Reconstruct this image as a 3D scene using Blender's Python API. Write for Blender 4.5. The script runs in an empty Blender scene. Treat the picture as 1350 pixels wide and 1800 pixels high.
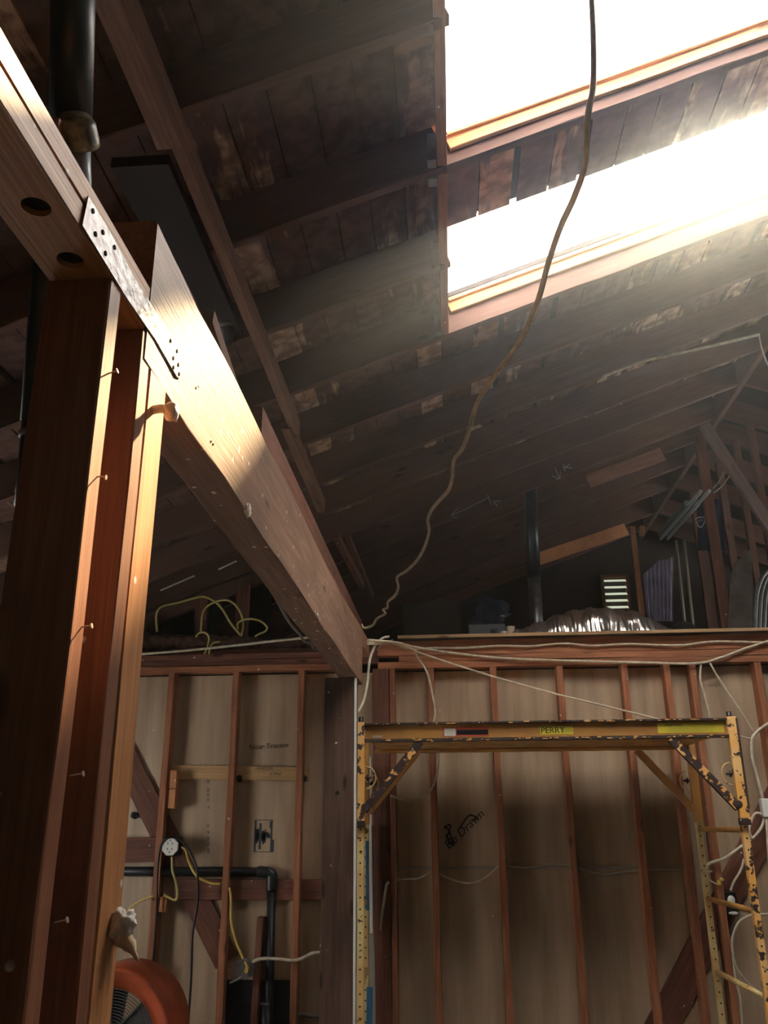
import bpy, bmesh, math, random, zlib
from mathutils import Vector, Matrix, noise
random.seed(7)
S = bpy.context.scene
COL = S.collection
V = Vector

# ------------------------------------------------------------------ camera, light, exposure
F_PX = 1530.27
RIGHT = V((0.99712383, 0.07550285, -0.00658637))
UP = V((0.03155325, -0.33454513, 0.94185134))
FWD = V((-0.06890902, 0.93935024, 0.33596529))
EYE = V((0, 0, 1.55))
cd = bpy.data.cameras.new('camera'); cam = bpy.data.objects.new('camera', cd); COL.objects.link(cam)
cd.sensor_fit = 'VERTICAL'; cd.sensor_height = 36; cd.lens = F_PX / 1800 * 36; cd.clip_start = 0.02
M = Matrix((RIGHT, UP, -FWD)).transposed().to_4x4(); M.translation = EYE
cam.matrix_world = M
S.camera = cam
S.view_settings.view_transform = 'Standard'; S.view_settings.look = 'None'
S.view_settings.gamma = 1; S.view_settings.exposure = 0.28
S.view_settings.use_curve_mapping = False
SUN_DIR = V((0.43, 1.09, 1.0)).normalized()
sl = bpy.data.lights.new('sun', 'SUN'); sl.energy = 22; sl.angle = math.radians(2.2); sl.color = (1, .73, .40)
so = bpy.data.objects.new('sun', sl); COL.objects.link(so)
so.rotation_euler = SUN_DIR.to_track_quat('Z', 'Y').to_euler()
W = bpy.data.worlds.new('sky'); S.world = W; W.use_nodes = True
bg = W.node_tree.nodes['Background']; bg.inputs[0].default_value = (1.0, .94, .86, 1); bg.inputs[1].default_value = 15.0
S.cycles.max_bounces = 7; S.cycles.diffuse_bounces = 5; S.cycles.sample_clamp_indirect = 6
HAZE = 0.0024


def at(px, py, X=None, Y=None, Z=None):
    """the point of the room seen in that direction on the plane X, Y or Z = const"""
    d = RIGHT * (px - 675) + UP * (900 - py) + FWD * F_PX
    i, v = (0, X) if X is not None else ((1, Y) if Y is not None else (2, Z))
    return EYE + d * ((v - EYE[i]) / d[i])


# ------------------------------------------------------------------ materials
def nt(name):
    m = bpy.data.materials.new(name); m.use_nodes = True
    t = m.node_tree; b = t.nodes['Principled BSDF']
    return m, t, b


def N(t, typ, **k):
    n = t.nodes.new(typ)
    for a, v in k.items():
        if a.startswith('i_'):
            n.inputs[a[2:].replace('_', ' ')].default_value = v
        else:
            setattr(n, a, v)
    return n


def mixc(t, fac, a, b, mode='MIX'):
    n = t.nodes.new('ShaderNodeMix'); n.data_type = 'RGBA'; n.blend_type = mode
    for s, v in ((0, fac), (6, a), (7, b)):
        if isinstance(v, bpy.types.NodeSocket): t.links.new(v, n.inputs[s])
        elif s == 0: n.inputs[0].default_value = v
        else: n.inputs[s].default_value = (*v, 1)
    return n.outputs[2]


def ramp(t, src, stops):
    r = t.nodes.new('ShaderNodeValToRGB'); e = r.color_ramp.elements
    while len(e) > 1: e.remove(e[-1])
    for i, (p, c) in enumerate(stops):
        q = e[0] if i == 0 else e.new(p)
        q.position = p; q.color = (*c, 1) if isinstance(c, tuple) else (c, c, c, 1)
    t.links.new(src, r.inputs[0]); return r.outputs[0]


def wood(name, light, dark, rough=.6, spec=.35, specks=0.0, dirt=.4, scale=1.0, gl=.62, spatter=(.75, .7, .62)):
    m, t, b = nt(name)
    tc = N(t, 'ShaderNodeTexCoord'); oi = N(t, 'ShaderNodeObjectInfo')
    sc = N(t, 'ShaderNodeVectorMath', operation='SCALE'); sc.inputs[0].default_value = (7, 13, 17)
    t.links.new(oi.outputs['Random'], sc.inputs['Scale'])
    ad = N(t, 'ShaderNodeVectorMath', operation='ADD')
    t.links.new(tc.outputs['Object'], ad.inputs[0]); t.links.new(sc.outputs[0], ad.inputs[1])

    def noi(scl, s, det=6, dist=0.0, off=None):
        mp = N(t, 'ShaderNodeMapping'); mp.inputs['Scale'].default_value = scl
        t.links.new((off or ad).outputs[0], mp.inputs[0])
        n = N(t, 'ShaderNodeTexNoise', i_Scale=s * scale, i_Detail=det, i_Distortion=dist)
        t.links.new(mp.outputs[0], n.inputs['Vector']); return n.outputs['Fac'], mp
    g, _ = noi((.7, 9, 9), 6, 8, .6)
    g2, _ = noi((.6, 40, 40), 4, 4, .2)
    big, _ = noi((1, 3, 3), 1.6, 5)
    col = ramp(t, g, [(.32, dark), (.55, tuple((a + c) / 2 for a, c in zip(light, dark))), (.72, light)])
    gr = ramp(t, g2, [(.3, gl), (.6, 1.0)])
    col = mixc(t, .6, col, gr, 'MULTIPLY')
    bg_ = ramp(t, big, [(.35, 1 - dirt), (.62, 1.0)])
    col = mixc(t, 1.0, col, bg_, 'MULTIPLY')
    # knots
    mp = N(t, 'ShaderNodeMapping'); mp.inputs['Scale'].default_value = (2.2, 7, 7)
    t.links.new(ad.outputs[0], mp.inputs[0])
    vo = N(t, 'ShaderNodeTexVoronoi', i_Scale=1.2); t.links.new(mp.outputs[0], vo.inputs['Vector'])
    k = ramp(t, vo.outputs['Distance'], [(.06, 1.0), (.13, 0.0)])
    col = mixc(t, k, col, tuple(c * .35 for c in dark))
    if specks > 0:
        vs = N(t, 'ShaderNodeTexVoronoi', i_Scale=26.0); t.links.new(ad.outputs[0], vs.inputs['Vector'])
        s1 = ramp(t, vs.outputs['Distance'], [(.10, 1.0), (.17, 0.0)])
        ns, _ = noi((3, 3, 3), 3.1, 3)
        s2 = ramp(t, ns, [(.62 - .12 * specks, 0.0), (.66 - .12 * specks, 1.0)])
        s3 = mixc(t, 1.0, s1, s2, 'MULTIPLY')
        col = mixc(t, s3, col, spatter)
    t.links.new(col, b.inputs['Base Color'])
    b.inputs['Roughness'].default_value = rough; b.inputs['Specular IOR Level'].default_value = spec
    bu = N(t, 'ShaderNodeBump', i_Strength=.25, i_Distance=.004); t.links.new(g2, bu.inputs['Height'])
    t.links.new(bu.outputs[0], b.inputs['Normal'])
    return m


def plain(name, c, rough=.5, metal=0.0, spec=.5, noise_amt=0.0, ns=20, bump=0.0, c2=None):
    m, t, b = nt(name)
    b.inputs['Base Color'].default_value = (*c, 1); b.inputs['Roughness'].default_value = rough
    b.inputs['Metallic'].default_value = metal; b.inputs['Specular IOR Level'].default_value = spec
    if noise_amt or c2 or bump:
        tc = N(t, 'ShaderNodeTexCoord'); n = N(t, 'ShaderNodeTexNoise', i_Scale=ns, i_Detail=5)
        t.links.new(tc.outputs['Object'], n.inputs['Vector'])
        d = c2 or tuple(x * (1 - noise_amt) for x in c)
        t.links.new(ramp(t, n.outputs['Fac'], [(.38, d), (.62, c)]), b.inputs['Base Color'])
        if bump:
            bu = N(t, 'ShaderNodeBump', i_Strength=bump, i_Distance=.01); t.links.new(n.outputs['Fac'], bu.inputs['Height'])
            t.links.new(bu.outputs[0], b.inputs['Normal'])
    return m


def chipped(name, paint, rust, thr=.5, ns=18, paint2=None):
    m, t, b = nt(name)
    tc = N(t, 'ShaderNodeTexCoord'); oi = N(t, 'ShaderNodeObjectInfo')
    ad = N(t, 'ShaderNodeVectorMath', operation='ADD'); t.links.new(tc.outputs['Object'], ad.inputs[0]); t.links.new(oi.outputs['Random'], ad.inputs[1])
    n = N(t, 'ShaderNodeTexNoise', i_Scale=ns, i_Detail=7, i_Roughness=.6); t.links.new(ad.outputs[0], n.inputs['Vector'])
    n2 = N(t, 'ShaderNodeTexNoise', i_Scale=ns * .35, i_Detail=3); t.links.new(ad.outputs[0], n2.inputs['Vector'])
    pc = mixc(t, ramp(t, n2.outputs['Fac'], [(.4, 0.0), (.62, 1.0)]), paint, paint2 or tuple(x * .7 for x in paint))
    f = ramp(t, n.outputs['Fac'], [(thr, 0.0), (thr + .025, 1.0)])
    t.links.new(mixc(t, f, pc, rust), b.inputs['Base Color'])
    b.inputs['Roughness'].default_value = .55
    bu = N(t, 'ShaderNodeBump', i_Strength=.4, i_Distance=.002, invert=True); t.links.new(f, bu.inputs['Height']); t.links.new(bu.outputs[0], b.inputs['Normal'])
    return m


M_raft = wood('old rafter wood', (.18, .102, .078), (.135, .074, .056), .7, .2, 0, .25, gl=.85)
M_purl = wood('purlin wood', (.30, .18, .13), (.20, .11, .08), .65, .2, 0, .3)
M_orange = wood('orange lit post wood', (.62, .30, .16), (.42, .18, .09), .6, .2, 0, .2)  # orange tone stands for warm light on the loft post
M_stud = wood('redwood stud', (.50, .215, .11), (.31, .12, .06), .6, .3, .15, .3)
M_fird2 = wood('tan board', (.50, .27, .16), (.34, .16, .09), .6, .3, .1, .3)
M_studd = wood('dark redwood stud', (.25, .10, .065), (.13, .055, .035), .6, .3, .2, .35)
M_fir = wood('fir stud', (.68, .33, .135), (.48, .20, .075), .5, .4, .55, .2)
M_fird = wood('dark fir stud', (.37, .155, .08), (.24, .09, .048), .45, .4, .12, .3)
M_beam = wood('beam wood', (.43, .255, .175), (.27, .15, .10), .5, .4, .7, .4)
M_post = wood('rough post', (.20, .12, .09), (.12, .07, .052), .75, .2, .25, .45)
M_pale = wood('pale pine', (.62, .42, .22), (.48, .30, .14), .6, .3, 0, .2)
M_ply = wood('plywood edge', (.60, .42, .24), (.42, .27, .14), .7, .2, 0, .3)
M_curb = wood('curb wood', (.80, .45, .20), (.62, .30, .12), .6, .2, 0, .2)
M_black = plain('black plastic', (.010, .012, .014), .35)
M_abs = plain('abs pipe', (.016, .021, .024), .42, noise_amt=.4, ns=9)
M_abs2 = plain('dusty black pipe', (.030, .038, .040), .5, noise_amt=.5, ns=9)
M_galv = plain('galvanised steel', (.40, .42, .44), .35, .9, noise_amt=.35, ns=14)
M_flue = plain('blackened flue steel', (.08, .10, .11), .35, .8, noise_amt=.3, ns=8)
M_strap = plain('galvanised strap', (.52, .50, .50), .45, .55, noise_amt=.35, ns=60, bump=.3)
M_romex = plain('ivory cable', (.66, .60, .47), .5, noise_amt=.25, ns=30)
M_grayc = plain('grey cable', (.20, .19, .18), .6)
M_yel = plain('yellow cable', (.62, .47, .10), .5)
M_yeld = plain('olive yellow cable', (.50, .45, .14), .5)
M_white = plain('white plastic', (.78, .80, .78), .4)
M_off = plain('off white card', (.72, .70, .64), .7)
M_foil = plain('crumpled foil', (.95, .93, .89), .28, 1.0, bump=.12, ns=45)
M_cloth = plain('white rag', (.88, .84, .78), .8, noise_amt=.15, ns=40)
M_ora = plain('orange fan shroud', (.45, .09, .035), .42, noise_amt=.2, ns=12)
M_grille = plain('grey fan grille', (.10, .11, .11), .5)
M_dark = plain('dark hole', (.012, .010, .009), .9)
M_nail = plain('nail steel', (.55, .50, .42), .4, .8)
M_ink = plain('blue grey ink', (.045, .055, .075), .8)
M_mark = plain('marker ink', (.03, .028, .026), .8)
M_chalk = plain('chalk', (.30, .30, .31), .9)
M_rust = plain('rust scale', (.055, .032, .026), .75, noise_amt=.4, ns=60, bump=.5)
Y1 = (.78, .40, .10)
M_scaf = chipped('chipped orange yellow paint', Y1, (.045, .025, .02), .56, 22, (.80, .50, .20))
M_scafr = chipped('badly rusted orange paint', Y1, (.04, .022, .02), .44, 26, (.75, .42, .15))
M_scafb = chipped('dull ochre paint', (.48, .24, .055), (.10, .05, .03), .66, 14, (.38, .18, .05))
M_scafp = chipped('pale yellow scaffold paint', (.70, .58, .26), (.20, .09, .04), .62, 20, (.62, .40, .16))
M_lblY = plain('yellow label', (.72, .62, .06), .5)
M_lblR = plain('red label edge', (.55, .10, .06), .5)
M_lilac = plain('lilac sheet', (.74, .72, .92), .8, noise_amt=.3, ns=6)
M_navy = plain('navy cloth', (.025, .035, .09), .85)
M_green = plain('dark green cloth', (.030, .040, .032), .9)
M_rag = plain('brown insulation', (.16, .085, .065), .95, noise_amt=.5, ns=30, bump=.6)
M_card = plain('dark cardboard', (.035, .028, .022), .85)
M_blue = plain('blue paint', (.03, .12, .25), .5)
M_gate = plain('grey painted board', (.30, .28, .24), .7)


def mat_deck():
    m, t, b = nt('roof board')
    tc = N(t, 'ShaderNodeTexCoord')
    mp = N(t, 'ShaderNodeMapping'); mp.inputs['Scale'].default_value = (5.5, .8, 1); t.links.new(tc.outputs['Object'], mp.inputs[0])
    n = N(t, 'ShaderNodeTexNoise', i_Scale=1.6, i_Detail=6, i_Roughness=.62, i_Distortion=.3); t.links.new(mp.outputs[0], n.inputs['Vector'])
    at_ = N(t, 'ShaderNodeAttribute', attribute_name='tone')
    f = N(t, 'ShaderNodeMath', operation='ADD'); t.links.new(n.outputs['Fac'], f.inputs[0]); t.links.new(at_.outputs['Fac'], f.inputs[1])
    n3 = N(t, 'ShaderNodeTexNoise', i_Scale=16.0, i_Detail=6); t.links.new(tc.outputs['Object'], n3.inputs['Vector'])
    pc = mixc(t, ramp(t, n3.outputs['Fac'], [(.4, 0.0), (.6, 1.0)]), (.24, .15, .11), (.52, .36, .25))
    dk = mixc(t, ramp(t, n3.outputs['Fac'], [(.4, 0.0), (.6, 1.0)]), (.09, .05, .042), (.15, .085, .068))
    t.links.new(mixc(t, ramp(t, f.outputs[0], [(.55, 0.0), (.62, 1.0)]), dk, pc), b.inputs['Base Color'])
    b.inputs['Roughness'].default_value = .8; b.inputs['Specular IOR Level'].default_value = .2
    return m


def mat_sheath():
    m, t, b = nt('wallboard back')
    tc = N(t, 'ShaderNodeTexCoord')
    mp = N(t, 'ShaderNodeMapping'); mp.inputs['Scale'].default_value = (5, 1, .45); t.links.new(tc.outputs['Object'], mp.inputs[0])
    n = N(t, 'ShaderNodeTexNoise', i_Scale=2.0, i_Detail=5, i_Roughness=.55); t.links.new(mp.outputs[0], n.inputs['Vector'])
    col = ramp(t, n.outputs['Fac'], [(.3, (.27, .19, .115)), (.52, (.40, .29, .185)), (.7, (.50, .38, .26))])
    v = N(t, 'ShaderNodeTexVoronoi', i_Scale=5.0); t.links.new(tc.outputs['Object'], v.inputs['Vector'])
    col = mixc(t, ramp(t, v.outputs['Distance'], [(.022, 1.0), (.034, 0.0)]), col, (.62, .58, .5))
    t.links.new(col, b.inputs['Base Color'])
    n2 = N(t, 'ShaderNodeTexNoise', i_Scale=1.4, i_Detail=3); t.links.new(mp.outputs[0], n2.inputs['Vector'])
    t.links.new(ramp(t, n2.outputs['Fac'], [(.35, .38), (.65, .52)]), b.inputs['Roughness'])
    b.inputs['Specular IOR Level'].default_value = 1.0
    bu = N(t, 'ShaderNodeBump', i_Strength=.15, i_Distance=.01); t.links.new(n.outputs['Fac'], bu.inputs['Height']); t.links.new(bu.outputs[0], b.inputs['Normal'])
    return m


M_deck = mat_deck(); M_sheath = mat_sheath()
M_conc = plain('concrete floor', (.17, .145, .12), .7, noise_amt=.3, ns=3)
M_roof = plain('roof felt', (.035, .028, .026), .9, noise_amt=.3, ns=6)
M_panel = plain('grey green gable panel', (.16, .16, .125), .7, noise_amt=.25, ns=3)
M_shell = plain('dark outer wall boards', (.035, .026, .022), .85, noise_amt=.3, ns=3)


# ------------------------------------------------------------------ builders
def link(name, bm, mats, parent=None, smooth=False):
    me = bpy.data.meshes.new(name); bm.normal_update(); bm.to_mesh(me); bm.free()
    for m in (mats if isinstance(mats, (list, tuple)) else [mats]): me.materials.append(m)
    if smooth:
        for p in me.polygons: p.use_smooth = True
    o = bpy.data.objects.new(name, me); COL.objects.link(o)
    if parent is not None: o.parent = parent
    return o


def tag(o, label, cat, group=None):
    o['label'] = label; o['category'] = cat
    if group: o['group'] = group
    return o


def empty(name, loc, label, cat, group=None):
    o = bpy.data.objects.new(name, None); COL.objects.link(o); o.location = loc; o.empty_display_size = .05
    return tag(o, label, cat, group)


def kid(name, bm, mats, root, smooth=False, label=None):
    """world-space mesh made a part of root"""
    o = link(name, bm, mats, root, smooth)
    o.matrix_parent_inverse = Matrix.Translation(-root_loc(root))
    if label: o['label'] = label
    return o


def root_loc(r):
    p = V(r.location)
    while r.parent is not None:
        r = r.parent; p = V(r.location) if r.matrix_parent_inverse == Matrix() else p
    return p


def B(bm, x0, x1, y0, y1, z0, z1, mi=0, bev=0.0):
    vs = [bm.verts.new((x, y, z)) for x in (x0, x1) for y in (y0, y1) for z in (z0, z1)]
    fs = [(0, 1, 3, 2), (4, 6, 7, 5), (0, 4, 5, 1), (2, 3, 7, 6), (0, 2, 6, 4), (1, 5, 7, 3)]
    out = []
    for f in fs:
        q = bm.faces.new([vs[i] for i in f]); q.material_index = mi; out.append(q)
    if bev:
        es = list({e for q in out for e in q.edges})
        bmesh.ops.bevel(bm, geom=es, offset=bev, segments=2, affect='EDGES', profile=.5)
    return out


def smooth_path(pts, n=6):
    pts = [V(p) for p in pts]
    if len(pts) < 3: return pts
    P = [pts[0] * 2 - pts[1]] + pts + [pts[-1] * 2 - pts[-2]]
    out = []
    for i in range(1, len(P) - 2):
        a, b, c, d = P[i - 1:i + 3]
        for k in range(n):
            s = k / n
            out.append(.5 * ((2 * b) + (c - a) * s + (2 * a - 5 * b + 4 * c - d) * s * s + (3 * b - a - 3 * c + d) * s ** 3))
    out.append(P[-2]); return out


def tube(bm, pts, r, seg=8, smooth=6, cap=True, mi=0, flat=1.0):
    P = smooth_path(pts, smooth) if smooth else [V(p) for p in pts]
    n = len(P); rs = r if isinstance(r, (list, tuple)) else [r] * n
    if len(rs) != n: rs = [rs[min(len(rs) - 1, int(i / n * len(rs)))] for i in range(n)]
    up = None; rings = []
    for i, p in enumerate(P):
        tan = (P[min(i + 1, n - 1)] - P[max(i - 1, 0)])
        if tan.length < 1e-9: tan = V((0, 0, 1))
        tan.normalize()
        if up is None:
            up = V((0, 0, 1)) if abs(tan.z) < .9 else V((1, 0, 0))
        s = tan.cross(up)
        if s.length < 1e-6: s = tan.orthogonal()
        s.normalize(); up = s.cross(tan).normalized()
        rings.append([bm.verts.new(p + (s * math.cos(a) + up * math.sin(a) * flat) * rs[i]) for a in [2 * math.pi * k / seg for k in range(seg)]])
    for i in range(n - 1):
        for k in range(seg):
            f = bm.faces.new((rings[i][k], rings[i][(k + 1) % seg], rings[i + 1][(k + 1) % seg], rings[i + 1][k])); f.material_index = mi; f.smooth = True
    if cap:
        f = bm.faces.new(rings[0][::-1]); f.material_index = mi
        f = bm.faces.new(rings[-1]); f.material_index = mi


def new(): return bmesh.new()


def lumber(name, p0, p1, w, h, mat, up=(0, 0, 1), label=None, cat=None, group=None, wav=.0012, parent=None, bev=.002):
    """a sawn board from p0 to p1, w wide, h tall; local x runs with the grain"""
    p0, p1 = V(p0), V(p1); L = (p1 - p0).length; ex = (p1 - p0) / L
    ey = V(up).cross(ex).normalized(); ez = ex.cross(ey).normalized()
    bm = new(); n = max(2, int(L / .12)); rings = []
    rnd = random.Random(zlib.crc32(('%s %.3f %.3f %.3f' % (name, p0.x, p0.y, p0.z)).encode()))
    ox = rnd.random() * 50
    c = bev
    prof = [(-w / 2 + c, -h / 2), (w / 2 - c, -h / 2), (w / 2, -h / 2 + c), (w / 2, h / 2 - c), (w / 2 - c, h / 2), (-w / 2 + c, h / 2), (-w / 2, h / 2 - c), (-w / 2, -h / 2 + c)]
    for i in range(n + 1):
        x = L * i / n
        ring = []
        for j, (a, b_) in enumerate(prof):
            k = j // 2
            dy = wav * noise.noise(V((ox + x * 3, k * 7.1, 0))) * 2; dz = wav * noise.noise(V((ox + x * 3, k * 7.1, 9))) * 2
            ring.append(bm.verts.new((x, a + dy, b_ + dz)))
        rings.append(ring)
    for i in range(n):
        for k in range(8):
            bm.faces.new((rings[i][k], rings[i + 1][k], rings[i + 1][(k + 1) % 8], rings[i][(k + 1) % 8]))
    bm.faces.new(rings[0]); bm.faces.new(rings[-1][::-1])
    bmesh.ops.recalc_face_normals(bm, faces=bm.faces)
    o = link(name, bm, mat)
    mw = Matrix((ex, ey, ez)).transposed().to_4x4(); mw.translation = p0
    if parent is not None:
        o.parent = parent; o.matrix_parent_inverse = Matrix.Translation(-V(parent.location))
    o.matrix_basis = mw
    if label and cat: tag(o, label, cat, group)
    elif label: o['label'] = label
    return o


def box_lumber(name, x0, x1, y0, y1, z0, z1, mat, label=None, cat=None, group=None, **k):
    d = (x1 - x0, y1 - y0, z1 - z0); a = d.index(max(d)); c = V(((x0 + x1) / 2, (y0 + y1) / 2, (z0 + z1) / 2))
    e = V((0, 0, 0)); e[a] = d[a] / 2
    if a == 2: return lumber(name, c - e, c + e, d[0], d[1], mat, (0, 1, 0), label, cat, group, **k)
    w = d[1] if a == 0 else d[0]
    return lumber(name, c - e, c + e, w, d[2], mat, (0, 0, 1), label, cat, group, **k)


def local_kid(name, bm, mats, root, smooth=False, label=None):
    """world-space mesh as part of a root that is itself a rotated board"""
    o = link(name, bm, mats, root, smooth); o.matrix_parent_inverse = root.matrix_basis.inverted()
    if label: o['label'] = label
    return o


def structure(o): o['kind'] = 'structure'; return o


def text_mesh(name, body, size, mat, origin, right, upv, parent, ext=.0004, shear=0.0, align='LEFT'):
    cu = bpy.data.curves.new(name, 'FONT'); cu.body = body; cu.size = size; cu.extrude = ext; cu.shear = shear; cu.align_x = align; cu.align_y = 'CENTER'
    cu.resolution_u = 2
    tmp = bpy.data.objects.new(name + '_tmp', cu); COL.objects.link(tmp)
    dg = bpy.context.evaluated_depsgraph_get(); dg.update()
    me = bpy.data.meshes.new_from_object(tmp.evaluated_get(dg)); bpy.data.objects.remove(tmp); bpy.data.curves.remove(cu)
    r = V(right).normalized(); u = V(upv).normalized(); n = r.cross(u)
    mw = Matrix((r, u, n)).transposed().to_4x4(); mw.translation = V(origin)
    me.transform(mw); me.name = name
    me.materials.clear(); me.materials.append(mat)
    o = bpy.data.objects.new(name, me); COL.objects.link(o)
    if parent is not None:
        o.parent = parent; o.matrix_parent_inverse = parent.matrix_basis.inverted()
    return o


# ------------------------------------------------------------------ roof geometry
SL = .37; Z0 = 3.81; RX = 2.25                       # underside of the rafters: z = Z0 + SL * x, ridge at RX
def zr(x): return Z0 + SL * x if x <= RX else Z0 + SL * (2 * RX - x)
XL = -3.3; XR = 6.2
DV = .20                                             # rafter height measured plumb
HOLES = [(.05, 1.98, 1.98, 2.86), (.05, 1.98, 3.22, 3.80)]   # x0 x1 y0 y1

# ceiling: spaced roof boards running along y with felt above them
bm = new(); tone = bm.faces.layers.float.new('tone')
rnd = random.Random(3)
YF, YB = -3.6, 9.9
def slab(bm, x0, x1, y0, y1, dz0, dz1, mi, tn):
    vs = [bm.verts.new((x, y, zr(x) + dz)) for x in (x0, x1) for y in (y0, y1) for dz in (dz0, dz1)]
    for f in [(0, 1, 3, 2), (4, 6, 7, 5), (0, 4, 5, 1), (2, 3, 7, 6), (0, 2, 6, 4), (1, 5, 7, 3)]:
        q = bm.faces.new([vs[i] for i in f]); q.material_index = mi; q[tone] = tn
def strip(bm, x0, x1, dz0, dz1, mi, tn):
    cuts = [YF, YB]; spans = [(YF, YB)]
    for hx0, hx1, hy0, hy1 in HOLES:
        if x1 > hx0 + 1e-4 and x0 < hx1 - 1e-4:
            ns = []
            for a, b in spans:
                if hy0 > a and hy1 < b: ns += [(a, hy0), (hy1, b)]
                else: ns.append((a, b))
            spans = ns
    for a, b in spans:
        ys = a
        while ys < b:
            ye = min(b, ys + rnd.uniform(.9, 2.6)) if mi == 0 else b
            slab(bm, x0, x1, ys, ye, dz0, dz1, mi, tn + (rnd.uniform(-.08, .08) if mi == 0 else 0)); ys = ye
x = XL
while x < RX:
    w = .135 + rnd.uniform(-.01, .01); gap = rnd.choice((.006, .010, .004, .004, .03))
    if x < .05 < x + w: w = .05 - x if .05 - x > .02 else w
    xe = min(x + w, RX)
    if x >= .05 - 1e-6 and x < 1.98 < xe: xe = 1.98
    strip(bm, x, xe, DV, DV + .019 + rnd.uniform(0, .004), 0, rnd.choice((-.09, -.05, 0.0, .05, .11)))
    x = xe + gap if not (abs(xe - .05) < 1e-6 or abs(xe - 1.98) < 1e-6) else xe
for a, b in ((XL - .3, .05), (.05, 1.98), (1.98, RX)):
    strip(bm, a, b, DV + .025, DV + .05, 1, 0)
slab(bm, RX, XR, YF, YB, DV, DV + .05, 1, 0)
me_o = link('ceiling', bm, [M_deck, M_roof]); structure(me_o)
# float face layer as attribute
if 'tone' in me_o.data.attributes: pass

# glare veil added as a volume, standing in for lens glare
if HAZE:
    bm = new(); bmesh.ops.create_cube(bm, size=1, matrix=Matrix.Translation((.6, .85, 2.5)) @ Matrix.Diagonal((7.9, 8.9, 5.2, 1)))
    mh = bpy.data.materials.new('glare veil'); mh.use_nodes = True; th = mh.node_tree; th.nodes.remove(th.nodes['Principled BSDF'])
    vs_ = th.nodes.new('ShaderNodeVolumeScatter'); vs_.inputs['Density'].default_value = HAZE; vs_.inputs['Anisotropy'].default_value = .92; vs_.inputs['Color'].default_value = (.66, .80, 1, 1)
    v2 = th.nodes.new('ShaderNodeVolumeScatter'); v2.inputs['Density'].default_value = .0006; v2.inputs['Anisotropy'].default_value = .35; v2.inputs['Color'].default_value = (.72, .80, 1, 1)
    va = th.nodes.new('ShaderNodeAddShader'); th.links.new(vs_.outputs[0], va.inputs[0]); th.links.new(v2.outputs[0], va.inputs[1])
    th.links.new(va.outputs[0], th.nodes['Material Output'].inputs['Volume'])
    hz = link('glare_veil', bm, mh); hz['kind'] = 'stuff'; tag(hz, 'bluish haze added under the skylights to imitate lens glare', 'haze')
    bm = new(); bmesh.ops.create_cube(bm, size=1, matrix=Matrix.Translation((.9, 1.9, 3.75)) @ Matrix.Diagonal((7.2, 6.2, 2.0, 1)))
    mh = bpy.data.materials.new('veil layer'); mh.use_nodes = True; th = mh.node_tree; th.nodes.remove(th.nodes['Principled BSDF'])
    vs_ = th.nodes.new('ShaderNodeVolumeScatter'); vs_.inputs['Density'].default_value = .007; vs_.inputs['Anisotropy'].default_value = .45; vs_.inputs['Color'].default_value = (.66, .76, 1, 1)
    th.links.new(vs_.outputs[0], th.nodes['Material Output'].inputs['Volume'])
    hz = link('glare_veil', bm, mh); hz['kind'] = 'stuff'; tag(hz, 'denser bluish haze added just under the roof to imitate lens glare', 'haze')
# walls, floor, loft deck
bm = new(); B(bm, -3.4, 6.3, -4.5, 10, -.1, 0); structure(link('floor', bm, M_conc))
bm = new(); B(bm, -3.35, 6.3, 5.49, 5.503, 0, 2.44); o = structure(link('wall_back', bm, M_sheath)); WALLB = o
WY0, WY1, WZ0, WZ1 = 3.4, 4.15, .95, 1.9            # window in the left wall, hidden behind the near studs
bm = new(); B(bm, -3.42, -3.36, -3.6, WY0, 0, 3.1); B(bm, -3.42, -3.36, WY1, 10, 0, 3.1); B(bm, -3.42, -3.36, WY0, WY1, 0, WZ0); B(bm, -3.42, -3.36, WY0, WY1, WZ1, 3.1)
structure(link('wall_left', bm, M_shell))
bm = new()
for q in ((WY0 - .04, WY0, WZ0 - .04, WZ1 + .04), (WY1, WY1 + .04, WZ0 - .04, WZ1 + .04), (WY0, WY1, WZ0 - .04, WZ0), (WY0, WY1, WZ1, WZ1 + .04), ((WY0 + WY1) / 2 - .02, (WY0 + WY1) / 2 + .02, WZ0, WZ1)): B(bm, -3.43, -3.34, *q)
structure(link('window_1', bm, M_off))
bm = new(); B(bm, 4.6, 4.66, -3.6, 5.6, 0, 3.65); B(bm, 4.6, 4.66, 6.7, 10, 0, 3.65); B(bm, 4.6, 4.66, 5.6, 6.7, 0, 2.8); B(bm, 4.6, 4.66, 5.6, 6.7, 3.35, 3.65)
structure(link('wall_right', bm, M_shell))
bm = new()
for q in ((5.56, 5.6, 2.76, 3.39), (6.7, 6.74, 2.76, 3.39), (5.6, 6.7, 2.76, 2.8), (5.6, 6.7, 3.35, 3.39)): B(bm, 4.58, 4.68, *q)
structure(link('added_loft_window', bm, M_off))  # unseen opening added to brighten the right side of the loft
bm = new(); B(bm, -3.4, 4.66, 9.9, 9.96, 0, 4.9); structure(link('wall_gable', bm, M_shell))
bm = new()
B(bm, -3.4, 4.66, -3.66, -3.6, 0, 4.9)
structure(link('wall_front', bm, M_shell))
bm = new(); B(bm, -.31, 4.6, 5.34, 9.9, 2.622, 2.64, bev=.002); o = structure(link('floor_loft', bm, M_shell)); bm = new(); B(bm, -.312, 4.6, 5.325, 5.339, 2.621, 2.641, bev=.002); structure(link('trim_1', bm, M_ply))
bm = new(); B(bm, -3.36, -.31, 5.5, 9.9, 2.56, 2.578); structure(link('floor_loft_left', bm, M_shell))
bm = new(); B(bm, -3.36, 4.6, 9.88, 9.899, 3.0, 3.02); bm.free()

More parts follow.
